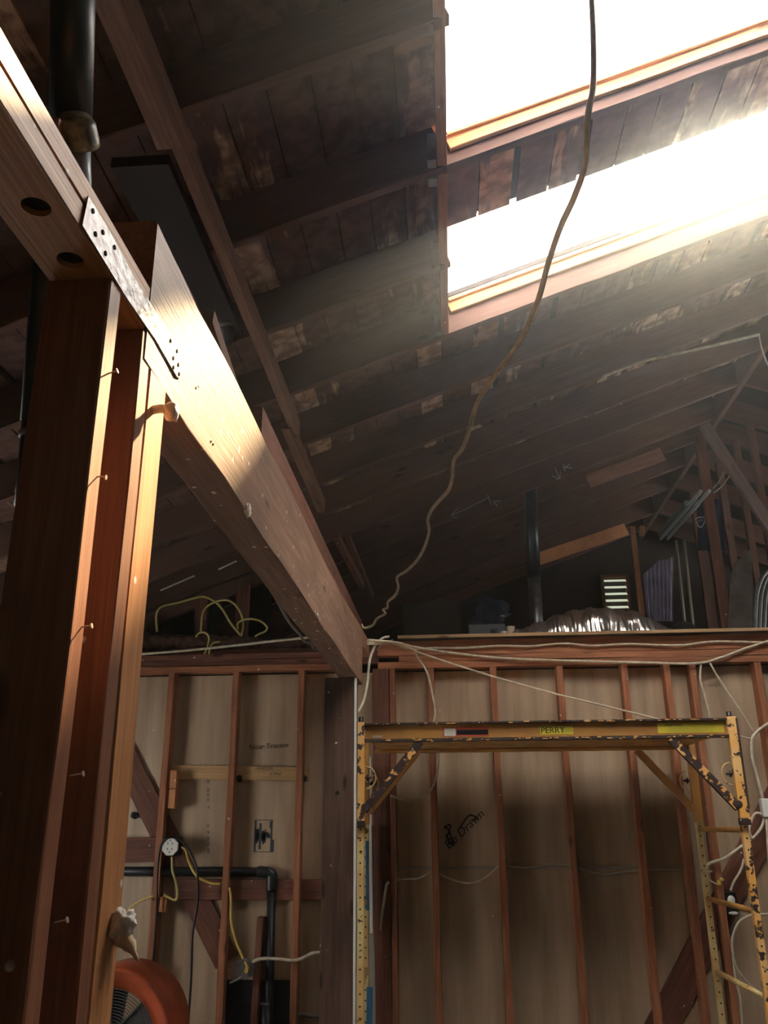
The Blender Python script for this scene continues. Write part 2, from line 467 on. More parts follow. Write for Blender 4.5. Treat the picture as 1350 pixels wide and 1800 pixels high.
# ------------------------------------------------------------------ rafters
RY = [-1.64, -1.03, -.42, .19, .78, 1.38, 1.99, 2.62, 3.22, 3.80, 4.38, 4.97, 5.51, 6.05, 6.62, 7.02, 7.6, 8.2, 8.95, 9.5]
RL = {5: 'dark roof rafter nearest the top left corner, crossing behind the big black pipe',
      6: 'dark rafter hung from the header beside the upper skylight opening',
      7: 'brown rafter passing between the two skylight openings, nailed below the upper one',
      8: 'dark rafter that stops against the header beside the lower skylight opening',
      9: 'rafter along the lower edge of the lower skylight opening, bright board on its side',
      10: 'first dark rafter below the lower skylight opening',
      11: 'second dark rafter below the lower skylight opening, pale sliver of wood on it',
      12: 'third rafter below the skylights, a white cable lies along its right end',
      13: 'fourth rafter below the skylights, plain and dark, just above the chalk-marked one',
      14: 'dark rafter with two chalk arrows and letter K, top of the flue pipe behind it',
      15: 'rafter over the loft with a lit stretch painted on as a pinkish brown board',
      16: 'shadowed rafter in the loft just behind the one with the pinkish painted lit stretch',
      17: 'shadowed rafter deep in the loft, in front of the one with the orange painted lit stretch',
      18: 'dark rafter far in the loft with its lit stretch painted on as an orange board',
      19: 'last rafter against the far gable wall, above the louvred vent'}
rafters = {}
for i, y in enumerate(RY):
    if i < 5: continue
    segs = []
    if i == 6 or i == 8: segs = [(XL, .03)]
    else: segs = [(XL, RX)]
    x0, x1 = segs[0]
    m = M_raft
    lab = RL.get(i, 'dark roof rafter above and behind the viewpoint')
    p0 = V((x0, y, zr(x0) + DV / 2)); p1 = V((x1, y, zr(x1) + DV / 2))
    h = DV * math.cos(math.atan(SL))
    if i == 7:
        r = empty('rafter', (0, y, Z0), lab, 'rafter', 'roof rafters left of the ridge')
        lumber('rafter_board', (XL, y, zr(XL) + DV / 2), (.03, y, zr(.03) + DV / 2), .038, h, m, parent=r, wav=.003)
        lumber('rafter_board', (.03, y, zr(.03) + .055), (RX, y, zr(RX) + .055), .038, .105, m, parent=r, wav=.002, label='shallower length between the skylights')
    else:
        r = lumber('rafter', p0, p1, .038, h, m, label=lab, cat='rafter', group='roof rafters left of the ridge', wav=.003)
    rafters[i] = r
# rafters of the far slope, right of the ridge
ORD = ['nearest', 'second', 'third', 'fourth', 'fifth', 'sixth', 'seventh', 'eighth', 'ninth', 'farthest']
for i, y in enumerate(RY[10:]):
    lumber('rafter', (RX + .03, y, zr(RX) + DV / 2), (4.58, y, zr(4.58) + DV / 2), .038, h, M_raft, label=ORD[i] + ' of the dark rafters falling away right of the ridge',
           cat='rafter', group='rafters right of the ridge')
box_lumber('ridge_board', RX - .02, RX + .02, -3.5, 9.8, zr(RX) - .03, zr(RX) + .17, M_raft, 'dark ridge board along the peak of the roof at the right', 'ridge board')
# chalk marks on rafter 14
yk = 6.62 - .0215
bm = new()
for pts in ([(858, 875), (822, 893), (795, 905)], [(808, 892), (794, 905), (803, 911)], [(857, 870), (863, 886)], [(866, 881), (880, 880)], [(868, 882), (874, 889)]):
    tube(bm, [at(a, b, Y=yk) for a, b in pts], .005, 6, 3)
local_kid('chalk_mark', bm, M_chalk, rafters[14], label='faint chalk arrow pointing left with a letter K')
bm = new()
for pts in ([(976, 822), (983, 842)], [(971, 836), (983, 842), (985, 829)], [(990, 815), (993, 828)], [(1003, 815), (991, 823)], [(992, 821), (1006, 823)]):
    tube(bm, [at(a, b, Y=yk) for a, b in pts], .005, 6, 3)
local_kid('chalk_mark', bm, M_chalk, rafters[14], label='chalk arrow pointing down with a letter K')
# lit stretches of loft rafters painted as boards, curb boards at the openings
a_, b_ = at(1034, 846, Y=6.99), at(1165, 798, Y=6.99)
lumber('rafter_splice', a_, b_, .012, .12, wood('pinkish lit-wood', (.48, .27, .19), (.32, .17, .12), .6, .2, 0, .35), parent=None, label='pinkish brown board painting the lit side of a loft rafter left of the ridge', cat='board')  # no real splice: thin board painting the lit stretch of the rafter
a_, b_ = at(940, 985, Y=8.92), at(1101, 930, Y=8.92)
lumber('rafter_splice', a_, b_, .012, .135, plain('orange lit-wood', (.85, .40, .18), .6, noise_amt=.15, ns=8), label='bright orange board painting the lit stretch of a dark loft rafter right of the flue pipe', cat='board')  # no real splice: thin board painting the lit stretch of the rafter
bm = new()
for hi, (dz0, dz1, yy) in enumerate(((.052, .115, 2.62), (.108, .178, 3.80))):
    pass
bm.free()
def slope_board(name, x0, x1, y0, y1, dz0, dz1, mat, **k):
    zc = (dz0 + dz1) / 2
    return lumber(name, (x0, (y0 + y1) / 2, zr(x0) + zc), (x1, (y0 + y1) / 2, zr(x1) + zc), y1 - y0, (dz1 - dz0) * math.cos(math.atan(SL)), mat, **k)
slope_board('curb_board', .055, 1.97, 2.582, 2.600, .052, .118, M_curb, label='glowing orange board along the lower edge of the upper skylight opening', cat='curb board')
slope_board('curb_board', .055, 1.97, 3.762, 3.780, .108, .182, M_curb, label='glowing orange board along the lower edge of the lower skylight opening', cat='curb board')
slope_board('curb_board', .055, 1.97, 3.748, 3.760, .166, .186, M_curb, label='thin splintered lath above the orange board of the lower opening', cat='lath')
slope_board('curb_board', .055, 1.97, 2.568, 2.58, .105, .12, M_curb, label='thin splintered lath above the orange board of the upper opening', cat='lath')
# headers along the left side of the openings
for (y0, y1, lab) in ((1.40, 2.60, 'header board along the left side of the upper skylight opening'), (2.64, 3.78, 'header board along the left side of the lower skylight opening')):
    t = empty('header', (.03, y0, zr(.03)), lab, 'header', 'skylight headers')
    lumber('header_board', (.032, y0, zr(.032) + DV / 2), (.032, y1, zr(.032) + DV / 2), .036, DV * .98, M_stud, parent=t)
    for yy in (y0 + .03, y1 - .03, (y0 + y1) / 2):
        bm = new(); B(bm, -.02, .013, yy - .022, yy + .022, zr(0) + .0, zr(0) + .12); kid('joist_hanger', bm, M_galv, t)
# joist hanger glimpses

# purlin and boards hung under the rafters along y
box_lumber('purlin', -.80, -.726, -.6, 1.98, 3.40, 3.44, M_purl, 'brown flat purlin board at top left, nearest length under the rafters', 'purlin', 'purlins under the rafters')
box_lumber('purlin', -.762, -.724, 1.5, 4.02, 3.412, 3.50, M_purl, 'long narrow purlin on edge running down from top left to the beam', 'purlin', 'purlins under the rafters')
box_lumber('purlin', -.80, -.755, 3.9, 5.15, 3.40, 3.49, M_purl, 'lower purlin length ending in open air above the far end of the beam', 'purlin', 'purlins under the rafters')
box_lumber('purlin_backing', -.99, -.81, 2.1, 3.1, 3.455, 3.492, M_shell, 'wide dark board lying flat beside the long narrow purlin', 'board')
lumber('ledger_board', (-.515, 2.1, 2.43), (-.515, 5.36, 2.565), .05, .10, M_fird2, label='lower tan ledger board rising from behind the middle of the beam', cat='ledger', group='ledgers above the beam')
box_lumber('ledger_board', -.58, -.54, 2.35, 5.36, 2.63, 2.745, M_studd, 'upper darker ledger board behind and above the far half of the beam', 'ledger', 'ledgers above the beam')
lumber('short_lath', at(590, 940, Y=5.5), at(636, 1030, Y=6.2), .04, .05, M_studd, label='short lath left of the hanging wire in the loft, lower end cut square', cat='lath', group='laths by the beam end')
lumber('short_lath', at(610, 940, Y=5.9), at(653, 1048, Y=6.9), .035, .05, M_studd, label='longer lath left of the hanging wire in the loft with a green stained end', cat='lath', group='laths by the beam end')
lumber('slanting_brace', at(364, 556, Y=2.0), at(432, 760, Y=2.5), .034, .05, M_raft, label='dark slanting brace behind the sunlit beam, left of the long purlin', cat='brace')

# ------------------------------------------------------------------ near stud wall: plates, studs, strap
XB = -.44
pl = empty('top_plate', (-.485, 0, 2.249), 'sunlit double top plate at upper left with two pipe holes in its underside', 'top plate')
lo = box_lumber('plate_board', XB - .089, XB, -.9, 1.108, 2.249, 2.286, M_fir)
lo.parent = pl; lo.matrix_parent_inverse = Matrix.Translation(-V(pl.location))
cut = new()
for (hx, hy) in ((-.477, .828), (-.480, .934)):
    bmesh.ops.create_cone(cut, cap_ends=True, segments=24, radius1=.0175, radius2=.0175, depth=.2, matrix=Matrix.Translation((hx, hy, 2.27)))
co = link('cutter', cut, M_dark); md = lo.modifiers.new('b', 'BOOLEAN'); md.object = co; md.operation = 'DIFFERENCE'; md.solver = 'EXACT'
dg = bpy.context.evaluated_depsgraph_get(); dg.update()
nm = bpy.data.meshes.new_from_object(lo.evaluated_get(dg)); lo.modifiers.clear(); lo.data = nm; bpy.data.objects.remove(co)
for (hx, hy) in ((-.477, .828), (-.480, .934)):
    bm = new(); bmesh.ops.create_cone(bm, cap_ends=True, segments=24, radius1=.0172, radius2=.0172, depth=.03, matrix=Matrix.Translation((hx, hy, 2.272)))
    kid('hole_shade_plug', bm, M_dark, pl)  # dark plug paints the shade inside the drilled hole
up_ = box_lumber('plate_board', XB - .089, XB, -.9, 1.112, 2.289, 2.326, M_fir)
up_.parent = pl; up_.matrix_parent_inverse = Matrix.Translation(-V(pl.location))
def nails(bm, pts, r=.0035, axis='x', d=.002):
    for p in pts:
        mw = Matrix.Translation(p) @ Matrix.Rotation(math.pi / 2, 4, 'Y' if axis == 'x' else 'X')
        bmesh.ops.create_cone(bm, cap_ends=True, segments=8, radius1=r, radius2=r, depth=d, matrix=mw)
bm = new()
prof = [(.868, 2.251), (.874, 2.300), (.935, 2.302), (1.06, 2.296), (1.20, 2.304), (1.262, 2.302), (1.285, 2.262), (1.262, 2.252), (1.15, 2.256), (1.03, 2.249)]
f1 = [bm.verts.new((XB + .0035, y, z)) for y, z in prof]; f0 = [bm.verts.new((XB + .0012, y, z)) for y, z in prof]
bm.faces.new(f1); bm.faces.new(f0[::-1])
for i in range(len(prof)): bm.faces.new((f0[i], f0[(i + 1) % len(prof)], f1[(i + 1) % len(prof)], f1[i]))
bmesh.ops.recalc_face_normals(bm, faces=bm.faces)
st = tag(link('tie_strap', bm, M_strap), 'grey steel tie strap nailed across the joint of top plate and beam', 'strap')
for y, z in ((.89, 2.29), (.905, 2.266), (.925, 2.284), (.94, 2.262), (.965, 2.29), (1.215, 2.293), (1.235, 2.272), (1.25, 2.294), (1.262, 2.275), (1.24, 2.258), (1.27, 2.262)):
    bm = new(); nails(bm, [V((XB + .004, y, z))]); local_kid('nail', bm, M_dark, st)

def stud(y0, y1, zt, label, mat, x0=XB - .089, x1=XB):
    return box_lumber('stud', x0, x1, y0, y1, 0, zt, mat, label, 'stud', 'studs of the near wall end')
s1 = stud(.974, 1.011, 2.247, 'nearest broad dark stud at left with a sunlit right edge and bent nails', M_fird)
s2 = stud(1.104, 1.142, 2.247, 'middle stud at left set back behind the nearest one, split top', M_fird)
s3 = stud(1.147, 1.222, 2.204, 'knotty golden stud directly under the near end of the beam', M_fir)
# bent nails sticking out of the nearest stud
for (a, b, lab) in (((190, 658), (206, 652), 'nail sticking out of the nearest stud, topmost, beside the split'), ((171, 838), (186, 839), 'nail sticking out of the nearest stud, second from the top'),
                    ((143, 1103), (161, 1100), 'nail sticking out of the nearest stud, third from the top'), ((128, 1364), (146, 1360), 'nail sticking out of the nearest stud, fourth from the top'),
                    ((102, 1622), (118, 1617), 'nail sticking out of the nearest stud, lowest one')):
    A = at(*a, X=XB); Bp = at(*b, Y=A.y)
    bm = new(); tube(bm, [A + V((-.004, 0, 0)), (A + Bp) / 2 + V((0, 0, .0006)), Bp], .0011, 6, 3)
    d = (Bp - A).normalized(); mw = Matrix.Translation(Bp) @ d.to_track_quat('Z', 'Y').to_matrix().to_4x4()
    bmesh.ops.create_cone(bm, cap_ends=True, segments=10, radius1=.0034, radius2=.0034, depth=.0014, matrix=mw)
    tag(link('nail', bm, M_nail), lab, 'nail', 'bent nails in the nearest stud')
def blob(bm, c, r, sx=1, sy=1, sz=1, amp=.3, fr=3.0, sub=3, seed=0):
    v0 = len(bm.verts)
    res = bmesh.ops.create_icosphere(bm, subdivisions=sub, radius=1)
    for v in res['verts']:
        d = 1 + amp * noise.noise(v.co * fr * .5 + V((seed, seed, 0))) + amp * .4 * noise.noise(v.co * fr * 1.7 + V((seed, 3, 0)))
        v.co = V(c) + V((v.co.x * sx, v.co.y * sy, v.co.z * sz)) * (r * d)
# white knob at top of stud 3, rag lower down
A = at(268, 722, X=XB)
t = empty('insulator_knob', A, 'white ceramic knob with cloth tape on the golden stud below the strap', 'insulator')
bm = new(); tube(bm, [A + V((-.003, 0, .001)), A + V((.014, 0, .003)), A + V((.022, 0, 0))], .007, 10, 4); kid('stem', bm, M_off, t, True)
bm = new(); blob(bm, A + V((.030, .002, -.002)), .012, 1, 1, 1.25, .35); kid('knob', bm, M_cloth, t, True)
A = at(196, 1632, X=XB)
t = empty('rag', A, 'crumpled white cloth rag hanging low on the golden stud', 'rag')
bm = new(); blob(bm, A + V((.014, 0, .003)), .017, .9, .9, 1.1, .5, 4, 4, 5); kid('rag_knot', bm, M_cloth, t, True)
bm = new(); tube(bm, [A + V((.012, 0, -.008)), A + V((.026, .0, -.02)), A + V((.038, 0, -.037))], [.013, .011, .009, .006, .003, .0015], 10, 4); kid('rag_tail', bm, plain('tan cloth', (.72, .55, .36), .8), t, True)
# dark wood knot spots on the middle stud
# ------------------------------------------------------------------ main beam and posts
be = lumber('beam', (XB - .0445, 1.116, 2.328), (XB - .0445, 4.40, 2.328), .089, .246, M_beam, label='big wooden beam running from the near studs to the far wall, sunlit near end', cat='beam', wav=.003)
bm = new()
p = at(433, 897, X=XB); blob(bm, p + V((.004, 0, .0)), .012, .5, 1.2, 1.4, .5, 4, 3, 2); local_kid('plaster_dab', bm, M_cloth, be, True)
for k in range(16):
    y = random.uniform(1.25, 4.1); z = random.choice((2.21, 2.215, 2.225, 2.24, 2.3, 2.4)); bm2 = new()
    blob(bm2, V((XB + .001, y, z)), random.uniform(.002, .005), .5, 1.5, 1.2, .5, 4, 2, k); local_kid('plaster_dab', bm2, M_cloth, be, True)
for k in range(12):
    y = random.uniform(1.4, 3.7); bm2 = new()
    blob(bm2, V((XB - random.uniform(.01, .08), y, 2.203)), random.uniform(.002, .005), 1.3, 1.5, .5, .5, 4, 2, k); local_kid('plaster_dab', bm2, M_cloth, be, True)
po = empty('post', (-.523, 4.22, 0), 'rough dark brown post under the far end of the beam, white strip on its edge', 'post')
lumber('post_timber', (-.523, 4.22, 0), (-.523, 4.22, 2.203), .145, .14, M_post, (0, 1, 0), parent=po, wav=.002)
bm = new(); B(bm, -.4515, -.4405, 4.148, 4.16, .0, 2.20, bev=.002); kid('edge_strip', bm, M_white, po, label='white edge strip')
bm = new(); bmesh.ops.create_cone(bm, cap_ends=True, segments=14, radius1=.0095, radius2=.0095, depth=.003, matrix=Matrix.Translation(at(593, 1394, Y=4.149)) @ Matrix.Rotation(math.pi / 2, 4, 'X')); kid('bolt_hole', bm, M_dark, po)

# ------------------------------------------------------------------ back stud wall
ZP = 2.449
def wstud(px, label, w=.038, mat=None, zt=ZP, y0=5.40, lean=0.0):
    x = at(px, 1180, Y=5.4).x
    return lumber('wall_stud', (x + lean, y0 + .0445, 0), (x, y0 + .0445, zt), w, .088, mat or M_stud, (0, 1, 0), label=label, cat='stud', group='studs of the back wall', wav=.0025)
wstud(302, 'back wall stud beside the paired blocks and the white outlet')
wstud(415, 'back wall stud left of the stamped panel')
wstud(530, 'back wall stud between the stamped panel and the dark post')
wstud(669, 'wide dark stud just right of the scaffold left legs', .10, M_studd)
wstud(689, 'narrow orange stud against the wide dark one', .032, M_fird)
wstud(757, 'back wall stud with a cable loop hanging over it, second behind scaffold')
wstud(867, 'back wall stud right of the black scribble')
wstud(984, 'back wall stud at the middle of the scaffold, below the printed name')
wstud(1098, 'back wall stud just left of the far scaffold diagonal foot')
wstud(1173, 'back wall stud just left of the scaffold rear right ladder leg')
wstud(1218, 'reddish back wall stud seen between the two right ladder legs')
wstud(1334, 'back wall stud at the right picture edge behind the cables')
wstud(187, 'back wall stud hidden mostly behind the near studs', lean=0)
wstud(72, 'back wall stud far left beyond the near studs')
xs = at(452, 1640, Y=5.4).x
lumber('short_stud', (xs - .02, 5.45, 0), (xs + .012, 5.45, at(445, 1613, Y=5.4).z), .036, .08, M_studd, (0, 1, 0), label='short cut stud standing behind the round junction box', cat='stud')
for k, (x0, x1, z0, z1, y0, m, lab) in enumerate((
        (-3.3, -.62, 2.449, 2.487, 5.40, M_stud, 'lower plate board of the back wall, left of the post'),
        (-3.3, -.64, 2.489, 2.527, 5.415, M_studd, 'middle plate board of the back wall, left of the post'),
        (-3.3, -.60, 2.528, 2.562, 5.40, M_studd, 'top plate board of the back wall, left of the post'),
        (-.44, 4.5, 2.449, 2.487, 5.395, M_stud, 'lower plate board of the back wall, above the scaffold'),
        (-.31, 4.5, 2.489, 2.527, 5.395, M_stud, 'middle plate board of the back wall, above the scaffold'),
        (-.44, 4.5, 2.529, 2.619, 5.395, M_stud, 'rim board on edge under the loft floor, above the scaffold'),
        (-3.3, -.44, 2.49, 2.60, 5.46, M_studd, 'dark rim board set back above the left plates'))):
    box_lumber('wall_plate', x0, x1, y0, y0 + .089 if k < 6 else y0 + .035, z0, z1, m, lab, 'plate', 'plates of the back wall', wav=.003)
# blocking, braces
def wall_board(p, q, w, t_, y, mat, label, cat, name):
    return lumber(name, at(*p, Y=y), at(*q, Y=y), t_, w, mat, (0, 0, 1), label=label, cat=cat)
bb = wall_board((305, 1357), (543, 1361), .083, .02, 5.475, M_pale, 'pale pine board across the left bays with pencil writing', 'blocking board', 'blocking_board')
P0 = at(449, 1351, Y=5.463)
text_mesh('lettering', 'HEADLER', .026, M_mark, P0, (1, 0, 0), (0, 0, 1), bb)
text_mesh('lettering', 'K-Wall', .024, M_mark, at(474, 1361, Y=5.463), (1, 0, .03), (0, 0, 1), bb, shear=.2)
wall_board((500, 1564), (568, 1564), .11, .03, 5.47, M_studd, 'brown nailing board low in the bay beside the dark post', 'blocking board', 'blocking_board')
wall_board((308, 1563), (500, 1564), .11, .03, 5.47, M_studd, 'brown nailing board behind the black pipe in the outlet bay', 'blocking board', 'blocking_board')
wall_board((170, 1495), (285, 1493), .14, .04, 5.45, M_studd, 'reddish block low left between studs, above the black pipe', 'blocking board', 'blocking_board')
wall_board((205, 1300), (400, 1690), .15, .02, 5.478, M_studd, 'diagonal brace board crossing the left bays behind the outlet', 'brace', 'diagonal_brace')
wall_board((1150, 1830), (1400, 1340), .16, .02, 5.478, M_studd, 'diagonal brace board at the lower right behind the scaffold', 'brace', 'diagonal_brace')
wall_board((700, 1526), (1225, 1524), .014, .01, 5.484, M_gate, 'thin batten across the bays behind the scaffold', 'batten', 'batten')
for (p, q, lab) in (((305, 1354), (303, 1386), 'upper of the two end blocks beside the outlet stud'), ((303, 1388), (300, 1421), 'lower of the two end blocks beside the outlet stud'),
                    ((288, 1577), (285, 1603), 'single end block below the white outlet')):
    A = at(*p, Y=5.385); C_ = at(*q, Y=5.385)
    lumber('end_block', V((A.x, 5.41, A.z)), V((C_.x, 5.41, C_.z)), .040, .05, M_fir, (0, 1, 0), label=lab, cat='block', group='end blocks near the outlet')
# corner at the scaffold left legs: boards leaning
def lean_strip(name, p, q, w, t_, y, mat, label, cat):
    return lumber(name, at(*p, Y=y), at(*q, Y=y), w, t_, mat, (0, 1, 0), label=label, cat=cat)
lean_strip('grey_board', (651, 1452), (656, 1830), .03, .02, 5.36, M_gate, 'grey board standing behind the scaffold left legs', 'board')
lean_strip('white_strip', (650, 1330), (653, 1640), .018, .01, 5.34, M_white, 'torn white strip standing behind the scaffold left legs', 'strip')
lean_strip('blue_strip', (645, 1478), (646, 1600), .016, .01, 5.10, M_blue, 'upper blue strip behind the scaffold left leg', 'strip')
lean_strip('blue_strip', (650, 1735), (648, 1830), .03, .01, 5.10, M_blue, 'lower blue strip at the bottom behind the scaffold left leg', 'strip')
# writing on wallboard
text_mesh('lettering', 'Near Tracem', .045, M_mark, at(438, 1314, Y=5.487), (1, 0, .05), (0, 0, 1), WALLB)
text_mesh('lettering', 'Bo Drawn', .07, M_mark, at(784, 1489, Y=5.487), (.72, 0, .62), (-.62, 0, .72), WALLB, shear=.2)
bm = new()
for pts in ([(781, 1452), (790, 1462), (784, 1470), (795, 1478), (787, 1484), (800, 1480)], [(780, 1456), (792, 1450), (786, 1475), (798, 1486), (790, 1462)], [(806, 1458), (824, 1434), (838, 1438), (828, 1442)]):
    tube(bm, [at(a, b, Y=5.488) for a, b in pts], .005, 6, 4)
o = link('lettering', bm, M_mark, WALLB); 
def P5(a, b): return at(a, b, Y=5.488)
bm = new()
def qbox(bm, a, b, c, d, y=5.488):
    A = at(a, b, Y=y); C_ = at(c, d, Y=y); B(bm, min(A.x, C_.x), max(A.x, C_.x), y - .0006, y + .001, min(A.z, C_.z), max(A.z, C_.z))
for q in ((448, 1441, 449, 1498), (476.5, 1441, 477.5, 1498), (448, 1441, 477, 1442), (448, 1497, 477, 1498), (456, 1447, 458.5, 1493), (474, 1444, 476, 1456), (478, 1476, 481, 1498)):
    qbox(bm, *q)
rs = random.Random(5)
for cx, wd in ((451.5, 26), (454, 22), (463, 26), (466, 20), (470, 8), (473, 6), (461, 14)):
    for k in range(4): 
        c = 1469 + rs.uniform(-3, 3); h_ = wd / 2 * rs.uniform(.4, 1); qbox(bm, cx - .9 + rs.uniform(-1, 1), c - h_, cx + .8, c + h_)
link('printed_stamp', bm, M_ink, WALLB)
bm = new()
for k in range(12):
    y_ = 1372 + k * 11 + rs.uniform(-2, 2)
    if 4 < k < 7: continue
    qbox(bm, 364 + rs.uniform(-1, 1), y_, 368, y_ + rs.uniform(4, 8))
link('printed_line', bm, plain('faint print', (.20, .19, .17), .8), WALLB)
# bolts with black nuts through the wallboard
for (px, py, lab) in ((421, 1368, 'black nut under the left end of the lettered board'), (535, 1368, 'black nut under the right end of the lettered board'), (236, 1433, 'black nut left of the outlet near the near studs')):
    p = at(px, py, Y=5.47); bm = new(); blob(bm, p, .022, 1, .8, 1, .5, 5, 2, px); bmesh.ops.create_cone(bm, cap_ends=True, segments=6, radius1=.02, radius2=.02, depth=.02, matrix=Matrix.Translation(p) @ Matrix.Rotation(math.pi / 2, 4, 'X'))
    tag(link('anchor_nut', bm, M_black), lab, 'nut', 'anchor nuts in the left bays')

# drain pipe
t = empty('drain_pipe', at(472, 1800, Y=5.43), 'black drain pipe across the left bays turning down beside the short stud', 'pipe')
A = at(60, 1531, Y=5.455); Bq = at(462, 1533, Y=5.455); E_ = at(478, 1547, Y=5.455); D = V((at(474, 1800, Y=5.455).x, 5.455, .0))
bm = new(); tube(bm, [A, Bq], .027, 16, 0); kid('run', bm, M_abs, t, True)
bm = new(); tube(bm, [Bq + V((-.03, 0, 0)), Bq, V((E_.x - .004, 5.455, Bq.z - .012)), V((E_.x, 5.455, E_.z - .02)), V((E_.x, 5.455, E_.z - .06))], .033, 16, 5); kid('elbow', bm, M_abs, t, True)
bm = new(); tube(bm, [V((E_.x, 5.455, E_.z - .03)), D], .026, 16, 0); kid('riser', bm, M_abs, t, True)
bm = new(); zc = at(472, 1765, Y=5.43).z; tube(bm, [V((E_.x - .01, 5.455, zc)), V((D.x, 5.455, zc - .3))], .0335, 16, 0); kid('coupling', bm, M_abs, t, True)
bm = new(); tube(bm, [V((E_.x - .01, 5.455, zc + .004)), V((E_.x - .01, 5.455, zc - .008))], .0345, 16, 0); kid('coupling_ring', bm, M_grayc, t, True)
bm = new(); A = at(393, 1722, Y=5.48); C_ = at(508, 1840, Y=5.48); B(bm, A.x, C_.x, 5.476, 5.489, .0, A.z, bev=.003)
tag(link('access_panel', bm, M_black), 'black panel low in the bay behind the drain pipe', 'panel')

# outlet box with white plate
c = at(301, 1488, Y=5.385)
t = empty('outlet', c, 'white octagonal outlet plate on a dark box with black and yellow cords', 'outlet')
bm = new(); B(bm, c.x - .052, c.x + .055, 5.37, 5.44, c.z - .052, c.z + .056, bev=.014); kid('box', bm, M_black, t)
bm = new(); bmesh.ops.create_cone(bm, cap_ends=True, segments=8, radius1=.053, radius2=.050, depth=.008, matrix=Matrix.Translation(V((c.x, 5.362, c.z))) @ Matrix.Rotation(math.pi / 2, 4, 'X') @ Matrix.Rotation(math.pi / 8, 4, 'Z')); kid('cover_plate', bm, M_white, t)
for dx, dz in ((-.013, .018), (.013, .018), (-.013, -.012), (.013, -.012), (0, .036), (0, -.03)):
    bm = new(); B(bm, c.x + dx - .002, c.x + dx + .002, 5.3565, 5.359, c.z + dz - .006, c.z + dz + .005); kid('slot', bm, M_dark, t)

def cable(name, pts, r, mat, label, cat='cable', group=None, sm=6, flat=1.0):
    bm = new(); tube(bm, pts, r, 8, sm, flat=flat); return tag(link(name, bm, mat), label, cat, group)
def wp(pts, Y): return [at(a, b, Y=Y) for a, b in pts]
cable('power_cord', wp([(262, 1716), (270, 1680), (275, 1600), (277, 1530), (282, 1490), (293, 1474), (306, 1472), (322, 1480), (338, 1505), (347, 1535), (347, 1590), (339, 1640), (336, 1720), (333, 1765), (329, 1830)], 5.355), .0065, M_black, 'long black cord looping over the white outlet and down both sides', 'cord')
cable('extension_cord', wp([(302, 1506), (303, 1530), (309, 1550), (312, 1572), (308, 1582), (296, 1577), (288, 1572)], 5.35), .007, M_yeld, 'pale yellow cord plugged into the bottom of the white outlet', 'cord')
cable('extension_cord', wp([(319, 1489), (326, 1495), (332, 1515), (346, 1540), (370, 1552), (388, 1554)], 5.385), .007, M_yel, 'yellow cord leaving the right side of the outlet box', 'cord')
cable('extension_cord', wp([(403, 1560), (406, 1580), (406, 1620), (415, 1655), (425, 1680), (430, 1692)], 5.385), .007, M_yel, 'yellow cord hanging down to the round junction box', 'cord')
cable('yellow_wire', wp([(270, 1575), (245, 1585), (225, 1600), (210, 1620)], 5.36) , .005, M_yel, 'thin yellow cord sloping from the outlet stud to the rag', 'cord')
cable('yellow_wire', wp([(223, 1668), (234, 1680), (246, 1694)], 5.36), .005, M_yel, 'short yellow cord above the small black switch box', 'cord')
# small black box with grey switch
c = at(250, 1706, Y=5.37); t = empty('switch_box', c, 'small black switch box behind the orange fan', 'switch box')
bm = new(); B(bm, c.x - .035, c.x + .03, 5.35, 5.41, c.z - .05, c.z + .05, bev=.004); kid('box', bm, M_black, t)
bm = new(); B(bm, c.x - .015, c.x + .012, 5.342, 5.352, c.z - .03, c.z + .022, bev=.003); kid('switch', bm, M_off, t)
# round junction box
c = at(430, 1703, Y=5.37); t = empty('junction_box', c, 'round grey metal junction box with yellow wires on the short stud', 'junction box')
bm = new(); bmesh.ops.create_cone(bm, cap_ends=True, segments=8, radius1=.055, radius2=.055, depth=.04, matrix=Matrix.Translation(c) @ Matrix.Rotation(math.pi / 2, 4, 'X'))
bmesh.ops.bevel(bm, geom=bm.edges[:], offset=.005, segments=2, affect='EDGES'); kid('box', bm, M_galv, t)
bm = new(); tube(bm, wp([(404, 1728), (418, 1722), (424, 1718)], 5.35), .007, 8, 3); kid('bracket', bm, M_galv, t, True)
bm = new(); tube(bm, wp([(430, 1690), (434, 1700), (430, 1710)], 5.34), .006, 8, 3); tube(bm, wp([(437, 1698), (436, 1706), (433, 1712)], 5.34), .006, 8, 3); kid('wire', bm, M_yel, t, True)
cable('cable', wp([(436, 1697), (450, 1688), (465, 1685), (490, 1686), (515, 1688), (532, 1684), (548, 1676), (566, 1674)], 5.37), .009, M_romex, 'pale cable running from the round junction box to the dark post')
cable('cable', wp([(525, 1785), (532, 1782), (545, 1786), (566, 1786)], 5.46), .010, M_grayc, 'grey pipe stub low beside the dark post')

